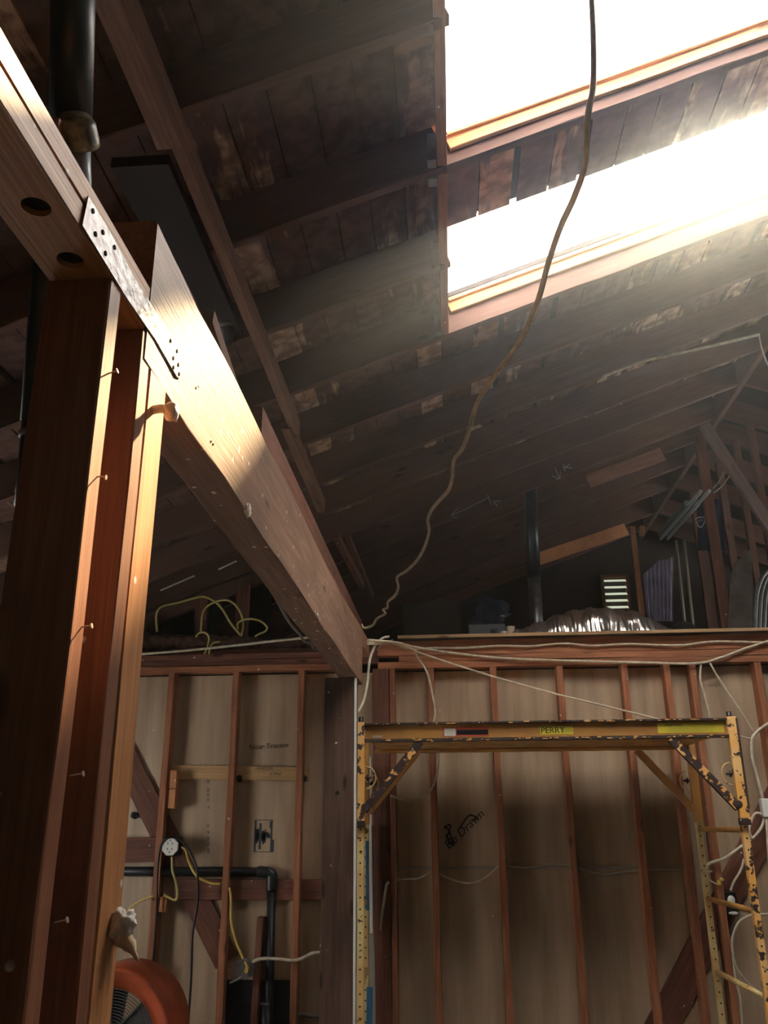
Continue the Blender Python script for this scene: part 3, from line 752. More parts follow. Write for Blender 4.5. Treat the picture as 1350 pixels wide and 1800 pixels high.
# orange drum fan
c = V((-1.66, 4.62, .60)); t = empty('drum_fan', V((-1.66, 4.75, 0)), 'orange round drum fan with grey grille behind the near studs', 'fan')
R_ = .30
bm = new(); n = 48; prof = [(R_ - .035, -.01), (R_ - .012, -.03), (R_, -.015), (R_, .28), (R_ - .012, .30), (R_ - .03, .285), (R_ - .10, .02), (R_ - .095, .0)]
rings = [[bm.verts.new((c.x + r * math.cos(2 * math.pi * k / n), c.y + d, c.z + r * math.sin(2 * math.pi * k / n))) for k in range(n)] for r, d in prof]
for i in range(len(prof)):
    for k in range(n): bm.faces.new((rings[i][k], rings[i][(k + 1) % n], rings[(i + 1) % len(prof)][(k + 1) % n], rings[(i + 1) % len(prof)][k]))
bmesh.ops.recalc_face_normals(bm, faces=bm.faces); kid('shroud', bm, M_ora, t, True)
bm = new()
for k in range(15):
    r = .02 + k * .0132
    tube(bm, [V((c.x + r * math.cos(a), c.y - .012, c.z + r * math.sin(a))) for a in [2 * math.pi * j / 40 for j in range(41)]], .0022, 5, 0, cap=False)
for k in range(8):
    a = math.pi * k / 4; tube(bm, [V((c.x + .02 * math.cos(a), c.y - .016, c.z + .02 * math.sin(a))), V((c.x + .21 * math.cos(a), c.y - .012, c.z + .21 * math.sin(a)))], .003, 5, 0)
kid('grille', bm, M_grille, t)
bm = new()
for k in range(5):
    a = 2 * math.pi * k / 5 + .5; d = V((math.cos(a), 0, math.sin(a))); s = V((-math.sin(a), 0, math.cos(a)))
    vs = [bm.verts.new(c + d * r + s * w + V((0, y, 0))) for r, w, y in ((.03, -.02, .10), (.19, -.09, .06), (.19, .08, .14), (.03, .03, .12))]
    bm.faces.new(vs)
bmesh.ops.solidify(bm, geom=bm.faces[:], thickness=.003); kid('fan_blade', bm, M_grille, t)
bm = new(); bmesh.ops.create_cone(bm, cap_ends=True, segments=24, radius1=.045, radius2=.04, depth=.12, matrix=Matrix.Translation(c + V((0, .12, 0))) @ Matrix.Rotation(math.pi / 2, 4, 'X')); kid('hub', bm, M_grille, t)
for sx in (-1, 1):
    bm = new(); tube(bm, [V((c.x + sx * .26, c.y + .03, c.z - .14)), V((c.x + sx * .30, c.y + .03, .02)), V((c.x + sx * .30, c.y + .28, .02)), V((c.x + sx * .26, c.y + .26, c.z - .14))], .012, 8, 0); kid('leg', bm, M_black, t)

# ------------------------------------------------------------------ scaffold: two ladder ends and two side trusses
sc = empty('scaffold', (.455, 4.87, 0), 'rusty chipped orange-yellow rolling scaffold standing against the back wall', 'scaffold')
SX0, SX1, SY0, SY1 = -.455, 1.37, 4.50, 5.24
def k_box(name, m, label=None, *a, bev=.003):
    bm = new(); B(bm, *a, bev=bev); return kid(name, bm, m, sc, label=label)
for X_ in (SX0, SX1):
    for Y_ in (SY0, SY1):
        X = X_ - (.045 if X_ < 0 else .02) * (Y_ == SY1)
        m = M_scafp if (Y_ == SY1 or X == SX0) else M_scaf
        bm = new(); B(bm, X - .0165, X + .0165, Y_ - .0165, Y_ + .0165, .12, 2.0, bev=.004)
        bmesh.ops.subdivide_edges(bm, edges=[e for e in bm.edges if e.calc_length() > 1], cuts=12)
        n0 = len(bm.faces)
        for k in range(34):                         # adjustment holes up the leg
            z = .25 + k * .0508
            bmesh.ops.create_cone(bm, cap_ends=True, segments=8, radius1=.0045, radius2=.0045, depth=.002, matrix=Matrix.Translation((X, Y_ - .0172, z)) @ Matrix.Rotation(math.pi / 2, 4, 'X'))
        bm.faces.ensure_lookup_table()
        for f in bm.faces[n0:]: f.material_index = 1
        lg = kid('ladder_leg', bm, [m, M_dark], sc)
        bm = new(); tube(bm, [V((X, Y_, 2.0)), V((X, Y_, 2.055))], .0125, 10, 0); kid('stacking_pin', bm, M_black, sc)
        bm = new(); bmesh.ops.create_cone(bm, cap_ends=True, segments=20, radius1=.06, radius2=.06, depth=.03, matrix=Matrix.Translation((X, Y_, .06)) @ Matrix.Rotation(math.pi / 2, 4, 'Y')); kid('caster', bm, M_black, sc)
    for k in range(6):
        z = 1.505 - .352 * k if k < 5 else 1.857
        if z < .05: continue
        if k == 5: continue
        bm = new(); tube(bm, [V((X_, SY0 + .012, z)), V((X, SY1 - .012, z))], .0135, 10, 0)
        kid('rung', bm, M_scafp if k == 2 else M_scafb, sc, True)
for Y_, near in ((SY0, True), (SY1, False)):
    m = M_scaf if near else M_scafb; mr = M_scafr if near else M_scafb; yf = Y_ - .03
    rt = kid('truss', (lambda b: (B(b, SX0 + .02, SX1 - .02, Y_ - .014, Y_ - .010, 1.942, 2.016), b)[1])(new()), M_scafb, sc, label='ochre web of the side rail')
    for z0, z1 in ((2.012, 2.022), (1.928, 1.944)):
        bm = new(); B(bm, SX0 + .012, SX1 - .012, Y_ - .038, Y_ - .008, z0, z1, bev=.002)
        bmesh.ops.subdivide_edges(bm, edges=[e for e in bm.edges if e.calc_length() > 1], cuts=90)
        for v in bm.verts: v.co += V((0, noise.noise(v.co * 40) * .0015, noise.noise(v.co * 37 + V((5, 5, 5))) * .0018))
        n0 = len(bm.faces); rp = random.Random(int(z0 * 1000))
        for k in range(48 if near else 0):
            x = rp.uniform(SX0 + .02, SX1 - .04); z = rp.uniform(z0 + .002, z1 - .003); w = rp.uniform(.004, .03)
            B(bm, x, x + w, Y_ - .0405, Y_ - .037, z - rp.uniform(.001, .003), z + rp.uniform(.001, .0035), mi=1)
        kid('flange', bm, [M_rust if near else M_scafb, M_scaf], sc, label='rust-scaled flange' if near else None)
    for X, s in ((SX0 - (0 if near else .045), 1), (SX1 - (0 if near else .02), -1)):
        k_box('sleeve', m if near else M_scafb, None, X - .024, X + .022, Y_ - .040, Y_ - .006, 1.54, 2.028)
        if near:
            k_box('sleeve_edge', M_rust, None, X - s * .026, X - s * .016, Y_ - .042, Y_ - .03, 1.60, 2.02, bev=.001)
            k_box('sleeve_foot', M_scafr, None, X - .026, X + .024, Y_ - .042, Y_ - .004, 1.528, 1.56)
        a0 = V((X + s * .30, Y_ - .028, 1.93)); a1 = V((X + s * .02, Y_ - .028, 1.605))
        d = (a1 - a0).normalized(); nrm = d.cross(V((0, 1, 0))).normalized()
        bm = new()
        for off, hw, mi in ((.0, .017, 0),):
            for (o0, o1, y0, y1, mi) in ((-.019, .019, -.006, .0, 0), (-.019, -.014, 0, .024, 1), (.014, .019, 0, .024, 0)):
                vs = [bm.verts.new(p + nrm * o + V((0, y, 0))) for p in (a0, a1) for o in (o0, o1) for y in (y0, y1)]
                for f in [(0, 1, 3, 2), (4, 6, 7, 5), (0, 4, 5, 1), (2, 3, 7, 6), (0, 2, 6, 4), (1, 5, 7, 3)]:
                    q = bm.faces.new([vs[i] for i in f]); q.material_index = mi
        bmesh.ops.recalc_face_normals(bm, faces=bm.faces)
        kid('diagonal_brace', bm, [mr, M_rust] if near else [M_scafb, M_scafb], sc)
        bm = new(); c_ = V((X + s * .024, Y_ - .03, 1.62)); bmesh.ops.create_cone(bm, cap_ends=True, segments=16, radius1=.022, radius2=.018, depth=.012, matrix=Matrix.Translation(c_ + V((0, -.006, 0))) @ Matrix.Rotation(math.pi / 2, 4, 'X')); kid('brace_end', bm, M_rust if near else M_scafb, sc)
        # lock pin with spring ring
        bm = new(); cc = V((X + s * .03, Y_ - .01, 1.76)); tube(bm, [cc + V((s * .045 * math.sin(a), 0, .052 * math.cos(a))) for a in [math.pi * j / 8 for j in range(9)]], .004, 6, 2); kid('spring_ring', bm, M_scafp, sc, True)
        bm = new(); tube(bm, [V((X + s * .02, Y_ - .01, 1.76)), V((X + s * .055, Y_ - .01, 1.76))], .006, 8, 0); tube(bm, [V((X + s * .035, Y_ - .01, 1.745)), V((X + s * .035, Y_ - .01, 1.775))], .005, 8, 0); kid('lock_pin', bm, M_rust, sc)
bm = new(); B(bm, SX0 + .03, SX1 - .03, SY0 - .008, SY1 - .018, 1.950, 1.966, bev=.002)
tag(link('scaffold_deck', bm, plain('worn deck plywood', (.80, .44, .14), .7, noise_amt=.35, ns=10)), 'worn plywood deck board laid between the rails of the scaffold', 'deck')
# labels on the near rail
yl = SY0 - .0152
def lab_quad(name, a, b, mat, y=yl, z0=1.952, z1=1.998, label=None):
    X0 = at(a, 1290, Y=y).x; X1 = at(b, 1290, Y=y).x
    bm = new(); B(bm, X0, X1, y - .0006, y + .001, z0, z1); return kid(name, bm, mat, sc, label=label), X0, X1
lab_quad('red_label', 778, 859, M_lblR, label='red-edged sticker'); lab_quad('white_label', 781, 801, M_off, y=yl - .001, z0=1.955, z1=1.992); lab_quad('black_label', 803, 858, M_black, y=yl - .001, z0=1.960, z1=1.984)
_, x0, x1 = lab_quad('name_label', 950, 1008, M_lblY, z0=1.956, z1=1.996, label='yellow name sticker')
kt = text_mesh('lettering', 'PERRY', .042, M_black, (x0 + .002, yl - .0012, 1.975), (1, 0, 0), (0, 0, 1), sc)
for z in (1.988, 1.981, 1.972, 1.965): 
    bm = new(); B(bm, x0 + .105, x1 - .005, yl - .0014, yl - .0006, z, z + .0018); kid('fine_print', bm, plain('faded print', (.25, .22, .05), .7), sc)
_, x0, x1 = lab_quad('warning_label', 1157, 1274, M_lblY, z0=1.955, z1=2.002, label='long yellow warning sticker')
kw = text_mesh('lettering', 'WARNING', .018, M_black, (x0 + .035, yl - .0012, 1.992), (1, 0, 0), (0, 0, 1), sc)
for z in (1.982, 1.975, 1.968, 1.961):
    bm = new(); B(bm, x0 + .05, x1 - .05, yl - .0014, yl - .0006, z, z + .0015); kid('fine_print', bm, plain('faded print', (.38, .33, .05), .7), sc)
lab_quad('scuff', 655, 672, plain('grey scuff', (.45, .40, .40), .6), z0=1.953, z1=1.962)

# ------------------------------------------------------------------ cables along the top plate and hanging
yC = 5.37
G = 'white cables along the top of the back wall'
J = V((-.41, 4.40, 2.43))
cable('cable', [J, at(700, 1130, Y=4.9), at(722, 1136, Y=5.25)] + wp([(790, 1147), (870, 1156), (950, 1160), (1060, 1163), (1140, 1165), (1225, 1166)], yC) + wp([(1270, 1155), (1310, 1140), (1380, 1118)], yC), .0075, M_romex, 'white cable along the plates that kinks up at the right', group=G)
cable('cable', [J + V((.0, 0, -.02)), at(690, 1132, Y=4.9), at(718, 1141, Y=5.3)] + wp([(760, 1139), (813, 1139), (880, 1135), (930, 1136), (990, 1131), (1040, 1135), (1100, 1132), (1160, 1134), (1200, 1134), (1250, 1128), (1300, 1128), (1360, 1130)], 5.375), .006, M_romex, 'thin white cable wandering over the rim board', group=G)
cable('cable', [J + V((0, 0, -.01)), at(700, 1133, Y=4.95), at(740, 1148, Y=5.3)] + wp([(790, 1165), (860, 1187), (940, 1210), (1010, 1228), (1080, 1245), (1140, 1260), (1185, 1272)], 5.30), .006, M_romex, 'white cable sloping down from the beam end to the right of the scaffold top', group=G)
cable('cable', [at(716, 1133, Y=5.2), at(726, 1142, Y=5.25)] + wp([(738, 1160), (752, 1185), (760, 1220), (765, 1250), (762, 1275), (764, 1300), (770, 1325), (770, 1345), (766, 1370), (757, 1390), (745, 1400), (720, 1407), (700, 1403), (686, 1398)], 5.34), .0065, M_romex, 'white cable loop hanging in front of the second stud behind the scaffold', group=G)
cable('cable', [at(683, 1119, Y=4.9), at(672, 1122, Y=4.7), at(660, 1135, Y=4.6), at(650, 1160, Y=4.5), at(646, 1200, Y=4.5), at(640, 1230, Y=4.45), at(630, 1252, Y=4.4)], .0065, M_romex, 'white cable drooping from the beam end beside the post edge strip', group=G)
cable('cable', [at(662, 1142, Y=4.7), at(676, 1130, Y=4.9), at(690, 1125, Y=5.0)], .004, M_grayc, 'short grey wire tail beside the beam end')
cable('cable', wp([(-20, 1166), (60, 1160), (150, 1158), (246, 1150), (330, 1143), (420, 1134), (480, 1127), (549, 1120)], 5.33), .008, M_romex, 'white cable stretched along the left plates up to the beam')
# hanging wire
def on_r(px, py, r):
    d = (RIGHT * (px - 675) + UP * (900 - py) + FWD * F_PX).normalized(); return EYE + d * r
cable('hanging_wire', [on_r(1036, -60, 2.5), on_r(1042, 40, 2.1), on_r(1043, 145, 1.85), on_r(1033, 205, 1.75), on_r(1029, 285, 1.72), on_r(1010, 345, 1.74), on_r(985, 400, 1.78), on_r(963, 465, 1.84), on_r(945, 530, 1.92), on_r(915, 598, 2.02),
      on_r(870, 660, 2.2), on_r(838, 710, 2.35), on_r(824, 760, 2.5), on_r(812, 790, 2.6), on_r(798, 810, 2.68), on_r(795, 840, 2.78), on_r(788, 862, 2.86), on_r(772, 880, 2.93), on_r(758, 898, 3.0), on_r(752, 915, 3.1), on_r(754, 935, 3.2), on_r(746, 962, 3.35),
      on_r(733, 985, 3.5), on_r(715, 1003, 3.65), on_r(698, 1015, 3.8), on_r(700, 1032, 3.9), on_r(694, 1047, 4.0), on_r(682, 1058, 4.1), on_r(681, 1068, 4.15), on_r(673, 1072, 4.2), on_r(677, 1079, 4.25), on_r(662, 1088, 4.35), on_r(655, 1100, 4.4), on_r(640, 1104, 4.42), on_r(636, 1098, 4.44)],
      .0062, M_romex, 'long kinked white wire hanging from the skylights down to the beam end', 'wire', flat=.75)
cable('cable', wp([(1060, 662), (1125, 637), (1180, 624), (1260, 606), (1335, 588)], 4.925), .0095, M_romex, 'white cable stapled along a rafter at the upper right')
cable('cable', wp([(1334, 588), (1340, 615), (1352, 645), (1380, 690)], 4.925), .005, M_romex, 'white cable end drooping off the rafter at the right picture edge')
# wavy cable through the bays
cable('cable', wp([(668, 1637), (671, 1610), (677, 1570), (680, 1555), (684, 1550)], 5.385) , .008, M_romex, 'white cable end curling down on the wide dark stud')
for pts, lab in (([(697, 1547), (715, 1545), (735, 1544), (756, 1534)], 'white cable length in the bay left of the second stud'), ([(768, 1534), (795, 1546), (822, 1552), (850, 1545), (876, 1522)], 'sagging white cable length in the bay of the black scribble'),
                 ([(886, 1522), (930, 1525), (970, 1519), (1003, 1521)], 'white cable length in the bay under the printed name'), ([(1013, 1524), (1040, 1533), (1065, 1538), (1095, 1533), (1124, 1530)], 'sagging white cable length right of the middle stud'),
                 ([(1138, 1530), (1165, 1530), (1200, 1530)], 'white cable length beside the rear ladder leg')):
    cable('cable', wp(pts, 5.45), .0055, M_romex if pts[0][0] < 880 else plain('dusty cable', (.38, .34, .27), .6), lab, group='cable lengths through the bays')
# right hand cables and boxes
cable('cable', wp([(1232, 1168), (1231, 1195), (1238, 1220), (1246, 1250), (1248, 1268)], 5.38), .006, M_romex, 'white cable dropping from the plate to the scaffold right end')
cable('cable', wp([(1248, 1165), (1262, 1190), (1285, 1225), (1305, 1255), (1325, 1288)], 5.38), .006, M_romex, 'white cable slanting from the plate to the cable bundle at the right edge')
cable('cable', wp([(1380, 1250), (1350, 1272), (1332, 1285), (1322, 1300), (1322, 1330), (1328, 1355), (1336, 1385), (1342, 1410)], 5.36), .0095, M_romex, 'thick white cable curving down to the white box at the right edge')
cable('cable', wp([(1300, 1294), (1312, 1297), (1324, 1299)], 5.37), .005, M_romex, 'short white wire behind the scaffold right leg')
c = at(1346, 1420, Y=5.36); t = empty('connection_box', c, 'white plastic connection box at the right picture edge', 'box')
bm = new(); B(bm, c.x - .025, c.x + .06, 5.34, 5.39, c.z - .05, c.z + .05, bev=.005); kid('box', bm, M_white, t)
cable('cable', wp([(1342, 1432), (1328, 1430), (1320, 1445), (1317, 1462), (1322, 1475)], 5.36), .008, M_romex, 'white cable loop just left of the white connection box')
cable('cable', wp([(1345, 1434), (1338, 1455), (1325, 1472), (1303, 1488), (1275, 1508), (1258, 1514), (1244, 1520), (1240, 1532)], 5.37), .0085, M_romex, 'white cable sweeping down left from the connection box behind the ladder')
cable('cable', wp([(1347, 1434), (1349, 1470), (1352, 1520)], 5.36), .008, M_romex, 'white cable straight down from the connection box')
cable('cable', wp([(1308, 1510), (1302, 1530), (1290, 1550), (1284, 1566)], 5.40), .007, M_romex, 'white cable entering the small metal outlet box')
cable('cable', wp([(1380, 1606), (1345, 1607), (1320, 1609), (1300, 1620), (1290, 1640), (1287, 1665), (1295, 1700), (1315, 1728), (1335, 1745)], 5.38), .007, M_romex, 'pale cable loop low at the right behind the ladder')
cable('cable', wp([(1288, 1680), (1293, 1720), (1302, 1760), (1306, 1830)], 5.39), .006, M_romex, 'pale cable hanging to the bottom edge right of the red stud')
cable('cable', wp([(1240, 1533), (1252, 1532)], 5.40), .006, M_romex, 'cable stub beside the red stud')
cable('cable', wp([(1243, 1546), (1252, 1550), (1262, 1555)], 5.385), .004, M_romex, 'thin wire ending in yellow connectors')
bm = new(); blob(bm, at(1264, 1552, Y=5.38), .012, 1, .8, 1.4, .5, 4, 2, 1); blob(bm, at(1269, 1546, Y=5.38), .010, 1.2, .8, 1, .5, 4, 2, 3); tag(link('wire_connector', bm, M_yel), 'small yellow wire connectors on the red stud', 'connector')
c = at(1284, 1588, Y=5.42); t = empty('metal_outlet_box', c, 'metal outlet box with white receptacle beside the red stud', 'outlet')
bm = new(); B(bm, c.x - .032, c.x + .032, 5.40, 5.46, c.z - .06, c.z + .06, bev=.004); kid('box', bm, M_black, t)
bm = new(); blob(bm, V((c.x, 5.397, c.z + .018)), .021, 1, .5, 1.2, .02, 1, 3); kid('receptacle', bm, M_white, t, True)
bm = new(); blob(bm, V((c.x + .003, 5.397, c.z - .048)), .015, 1.8, .6, .6, .02, 1, 3); kid('yoke', bm, M_white, t, True)

# ------------------------------------------------------------------ pipes upper left
t = empty('vent_pipe', at(127, 60, Y=1.6), 'large black vent pipe with a cap fitting at the upper left', 'pipe')
p0, p1 = on_r(131, -120, 2.05), on_r(124, 225, 2.0)
def rad(px, r): return px / F_PX * r * .5 * 1.0
bm = new(); tube(bm, [p0, p1], rad(78, 1.62), 28, 0); kid('stack', bm, M_abs, t, True)
q0 = on_r(133, 205, 1.93); q1 = on_r(137, 252, 1.95)
bm = new(); n = 28
ax = (q1 - q0).normalized()
pr_ = [(0, rad(52, 1.7)), (.25, rad(66, 1.7)), (.8, rad(74, 1.7)), (1.0, rad(75, 1.7)), (1.02, rad(66, 1.7)), (.9, rad(50, 1.7))]
s_ = ax.orthogonal().normalized(); u_ = ax.cross(s_)
rings = [[bm.verts.new(q0.lerp(q1, f) + (s_ * math.cos(2 * math.pi * k / n) + u_ * math.sin(2 * math.pi * k / n)) * r) for k in range(n)] for f, r in pr_]
for i in range(len(pr_) - 1):
    for k in range(n): bm.faces.new((rings[i][k], rings[i][(k + 1) % n], rings[i + 1][(k + 1) % n], rings[i + 1][k]))
bm.faces.new(rings[0]); bmesh.ops.recalc_face_normals(bm, faces=bm.faces); kid('reducer_cap', bm, plain('yellowed fitting', (.30, .27, .17), .4, noise_amt=.85, ns=30), t, True)
bm = new(); tube(bm, [on_r(140, 240, 1.95), on_r(143, 380, 1.9)], rad(36, 1.72), 20, 0); kid('riser', bm, plain('blue grey pipe', (.34, .40, .45), .35, noise_amt=.3, ns=12), t, True)
bm = new(); B(bm, *(lambda c: (c.x - .02, c.x + .0, c.y - .01, c.y + .02, c.z - .02, c.z + .02))(on_r(107, 226, 1.9)), bev=.004); kid('clamp', bm, M_fird, t)
t = empty('stub_pipe', on_r(60, 700, 2.3), 'dark dusty pipe hanging behind the nearest stud, wrapped lower end', 'pipe')
bm = new(); tube(bm, [on_r(84, 380, 2.3), on_r(78, 480, 2.3), on_r(58, 740, 2.25)], rad(43, 2.1), 20, 0); kid('pipe_length', bm, M_abs2, t, True)
bm = new(); tube(bm, [on_r(59, 735, 2.25), on_r(45, 892, 2.23)], rad(38, 2.1), 20, 0); kid('wrapped_end', bm, M_abs2, t, True)
for (a, b) in ((56, 765), (50, 862), (47, 885)):
    bm = new(); cc = on_r(a, b, 2.24); tube(bm, [cc + V((0, 0, .006)), cc - V((0, 0, .006))], rad(44, 2.1), 20, 0); kid('tape_band', bm, M_grayc, t, True)
t = empty('pipe_elbow', on_r(395, 570, 3.7), 'dark grey pipe elbow peeking out behind the slanting brace', 'pipe')
bm = new(); tube(bm, [on_r(380, 520, 3.7), on_r(390, 545, 3.7), on_r(398, 575, 3.7), on_r(394, 600, 3.75)], .035, 16, 4); kid('elbow', bm, M_abs2, t, True)
bm = new(); tube(bm, [on_r(396, 560, 3.68), on_r(399, 572, 3.68)], .042, 16, 0); kid('collar', bm, M_grayc, t, True)

# ------------------------------------------------------------------ loft, right side
t = empty('flue_pipe', (.705, 6.8, 2.64), 'dark metal flue pipe rising from the loft floor to the roof', 'flue')
bm = new(); tube(bm, [V((.70, 6.8, 3.39)), V((.72, 6.8, 4.3))], .054, 24, 0); kid('upper_flue', bm, M_flue, t, True)
bm = new(); tube(bm, [V((.695, 6.8, 2.64)), V((.70, 6.8, 3.40))], .051, 24, 0); kid('lower_flue', bm, M_galv, t, True, 'brighter galvanised length')
bm = new(); tube(bm, [V((.70, 6.8, 3.385)), V((.70, 6.8, 3.405))], .057, 24, 0); kid('seam_band', bm, M_flue, t, True)
# foil covered duct
bm = new()
pts = []
nx, nr = 260, 70
def duct_h(u): return .17 + .12 * math.sin(math.pi * min(1, max(0, u)) ** .9)
xa, xb = at(895, 1100, Y=5.75).x, at(1180, 1100, Y=5.75).x
rings = []
for i in range(nx + 1):
    u = i / nx; x = xa + (xb - xa) * u
    H_ = [(0, .08), (.12, .12), (.25, .175), (.4, .225), (.6, .235), (.8, .19), (.93, .11), (1, .05)]
    for (ua, ha), (ub, hb) in zip(H_, H_[1:]):
        if ua <= u <= ub: hgt = ha + (hb - ha) * (u - ua) / (ub - ua)
    rr = []
    for j in range(nr):
        a = math.pi * (j / (nr - 1)); y = -math.cos(a); z = math.sin(a)
        p = V((x, 5.74 + y * .19, 2.642 + z * hgt))
        w = noise.noise(V((x * 15, a * .9, 0))) * .016 + noise.noise(p * 12) * .012 + noise.noise(V((x * 55, a * 2.2, 4))) * .006 + .005 * math.sin(x * 48 + 3 * noise.noise(p * 5))
        p += V((0, y, z + .1)) * w
        p.z = max(p.z, 2.641)
        rr.append(bm.verts.new(p))
    rings.append(rr)
for i in range(nx):
    for j in range(nr - 1): bm.faces.new((rings[i][j], rings[i + 1][j], rings[i + 1][j + 1], rings[i][j + 1]))
bm.faces.new(rings[0]); bm.faces.new(rings[-1][::-1])
bmesh.ops.recalc_face_normals(bm, faces=bm.faces)
tag(link('foil_duct', bm, M_foil, smooth=False), 'crumpled silver foil duct lying on the loft edge in front of the flue', 'duct')
# louvred vent in the gable
A = at(1060, 1016, Y=9.85); C_ = at(1106, 1085, Y=9.85)
t = empty('louvre_vent', ((A.x + C_.x) / 2, 9.86, C_.z), 'pale louvred gable vent with slats glowing to imitate daylight, behind the foil duct', 'vent')
for q in ((A.x - .03, A.x, C_.z - .02, A.z + .03), (C_.x, C_.x + .03, C_.z - .02, A.z + .03), (A.x, C_.x, A.z, A.z + .03)):
    bm = new(); B(bm, q[0], q[1], 9.82, 9.89, q[2], q[3]); kid('frame', bm, M_studd, t)
for k in range(6):
    z = A.z - .01 - (k + .5) * (A.z - C_.z) / 6
    bm = new(); vs = [bm.verts.new(v) for v in ((A.x, 9.80, z - .012), (C_.x, 9.80, z - .012), (C_.x, 9.865, z + .03), (A.x, 9.865, z + .03))]; bm.faces.new(vs)
    bmesh.ops.solidify(bm, geom=bm.faces[:], thickness=.004); 
    m_s = bpy.data.materials.get('daylight glow slat')
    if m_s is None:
        m_s, tt, bb_ = nt('daylight glow slat'); bb_.inputs['Base Color'].default_value = (.8, .82, .72, 1); bb_.inputs['Emission Color'].default_value = (.85, .9, .72, 1); bb_.inputs['Emission Strength'].default_value = .28  # slats emit faintly, standing in for daylight
    kid('slat', bm, m_s, t)
# posts and things right of the loft
def vpost(px, py, Y_, w, d, mat, label, ztop=None, cat='post', name='loft_post', z0=2.64):
    x = at(px, py, Y=Y_).x
    return lumber(name, (x, Y_, z0), (x, Y_, ztop or (zr(x) - .0)), w, d, mat, (0, 1, 0), label=label, cat=cat, group='posts and studs at the right of the loft')
vpost(1262, 1000, 6.95, .085, .04, M_studd, 'broad dark red post standing in front of the navy jersey')
vpost(1291, 1000, 7.4, .06, .05, M_raft, 'dark stud behind the plywood sheet, left one')
vpost(1318, 940, 6.9, .05, .05, M_raft, 'dark stud rising above the plywood sheet, right one')
vpost(1340, 880, 6.6, .05, .05, M_raft, 'dark stud at the right edge above the ribbed hose')
vpost(1232, 980, 8.2, .05, .05, M_raft, 'thin dark post left of the jersey')
vpost(1243, 1000, 8.8, .05, .05, M_raft, 'shadowed post deep behind the jersey')
p = vpost(1119, 1000, 8.6, .055, .05, M_orange, 'post coloured orange as if lit, right of the bright painted stretch', ztop=at(1120, 926, Y=8.6).z)
lumber('post_cleat', at(1129, 925, Y=8.55), at(1128, 942, Y=8.55), .05, .03, M_orange, (0, 1, 0), label='small orange cleat on top of the orange post', cat='cleat')
for px_, lab in ((1192, 'left thin grey rod of the pair beside the lilac sheet'), (1206, 'right thin grey rod of the pair beside the lilac sheet')):
    bm = new(); tube(bm, [at(px_ - 4, 950, Y=7.8), V((at(px_ + 4, 1050, Y=7.8).x, 7.8, 2.64))], .014, 8, 0); tag(link('rod', bm, M_gate), lab, 'rod', 'thin rods beside the sheet')
# plywood offcut
bm = new()
ply = [at(a, b, Y=6.55) for a, b in ((1277, 1130), (1284, 1010), (1296, 985), (1322, 963), (1323, 1130))]
f0 = [bm.verts.new(v) for v in ply]; f1 = [bm.verts.new(v + V((0, .018, 0))) for v in ply]
bm.faces.new(f0); bm.faces.new(f1[::-1])
for i in range(5): bm.faces.new((f0[i], f1[i], f1[(i + 1) % 5], f0[(i + 1) % 5]))
bmesh.ops.recalc_face_normals(bm, faces=bm.faces)
tag(link('plywood_offcut', bm, plain('weathered plywood', (.12, .10, .085), .85, noise_amt=.4, ns=12)), 'weathered plywood offcut with a slanted top leaning in the loft', 'plywood')
# ribbed hose bundle
for k in range(5):
    dx = k * 8
    bm = new(); pts = [at(1326 + dx, 1128, Y=6.2 + k * .05), at(1328 + dx, 1070, Y=6.2 + k * .05), at(1332 + dx, 1035, Y=6.22 + k * .05), at(1345 + dx, 1008 - k, Y=6.25 + k * .05), at(1370 + dx, 1000, Y=6.3 + k * .05)]
    tube(bm, pts, .016, 10, 6); tag(link('hose', bm, plain('dark hose', (.10, .12, .12), .4, noise_amt=.3, ns=40)), ['leftmost', 'second from left', 'middle', 'second from right', 'rightmost'][k] + ' loop of the dark ribbed hose bundle at the loft right edge', 'hose', 'hose bundle at the right edge of the loft')
# navy jersey with shield
t = empty('jersey', at(1250, 900, Y=7.5), 'navy blue jersey with a white shield outline hanging behind the red post', 'jersey')
bm = new(); nx_, ny_ = 14, 16; g = []
for i in range(nx_ + 1):
    r = []
    for j in range(ny_ + 1):
        a = 1224 + (1283 - 1224) * i / nx_ + (3 * j / ny_); b = 878 + (968 - 878) * j / ny_
        r.append(bm.verts.new(at(a, b, Y=7.5 + .02 * math.sin(i * 1.3 + j * .2))))
    g.append(r)
for i in range(nx_):
    for j in range(ny_): bm.faces.new((g[i][j], g[i + 1][j], g[i + 1][j + 1], g[i][j + 1]))
bmesh.ops.solidify(bm, geom=bm.faces[:], thickness=.006); kid('cloth', bm, M_navy, t, True)
bm = new(); tube(bm, [at(a, b, Y=7.46) for a, b in ((1223, 912), (1230, 909), (1239, 911), (1238, 919), (1232, 927), (1226, 922), (1223, 912))], .006, 6, 3); tube(bm, [at(a, b, Y=7.46) for a, b in ((1227, 918), (1231, 914), (1235, 915))], .004, 6, 3)
kid('shield_emblem', bm, plain('white print', (.45, .47, .52), .8), t)
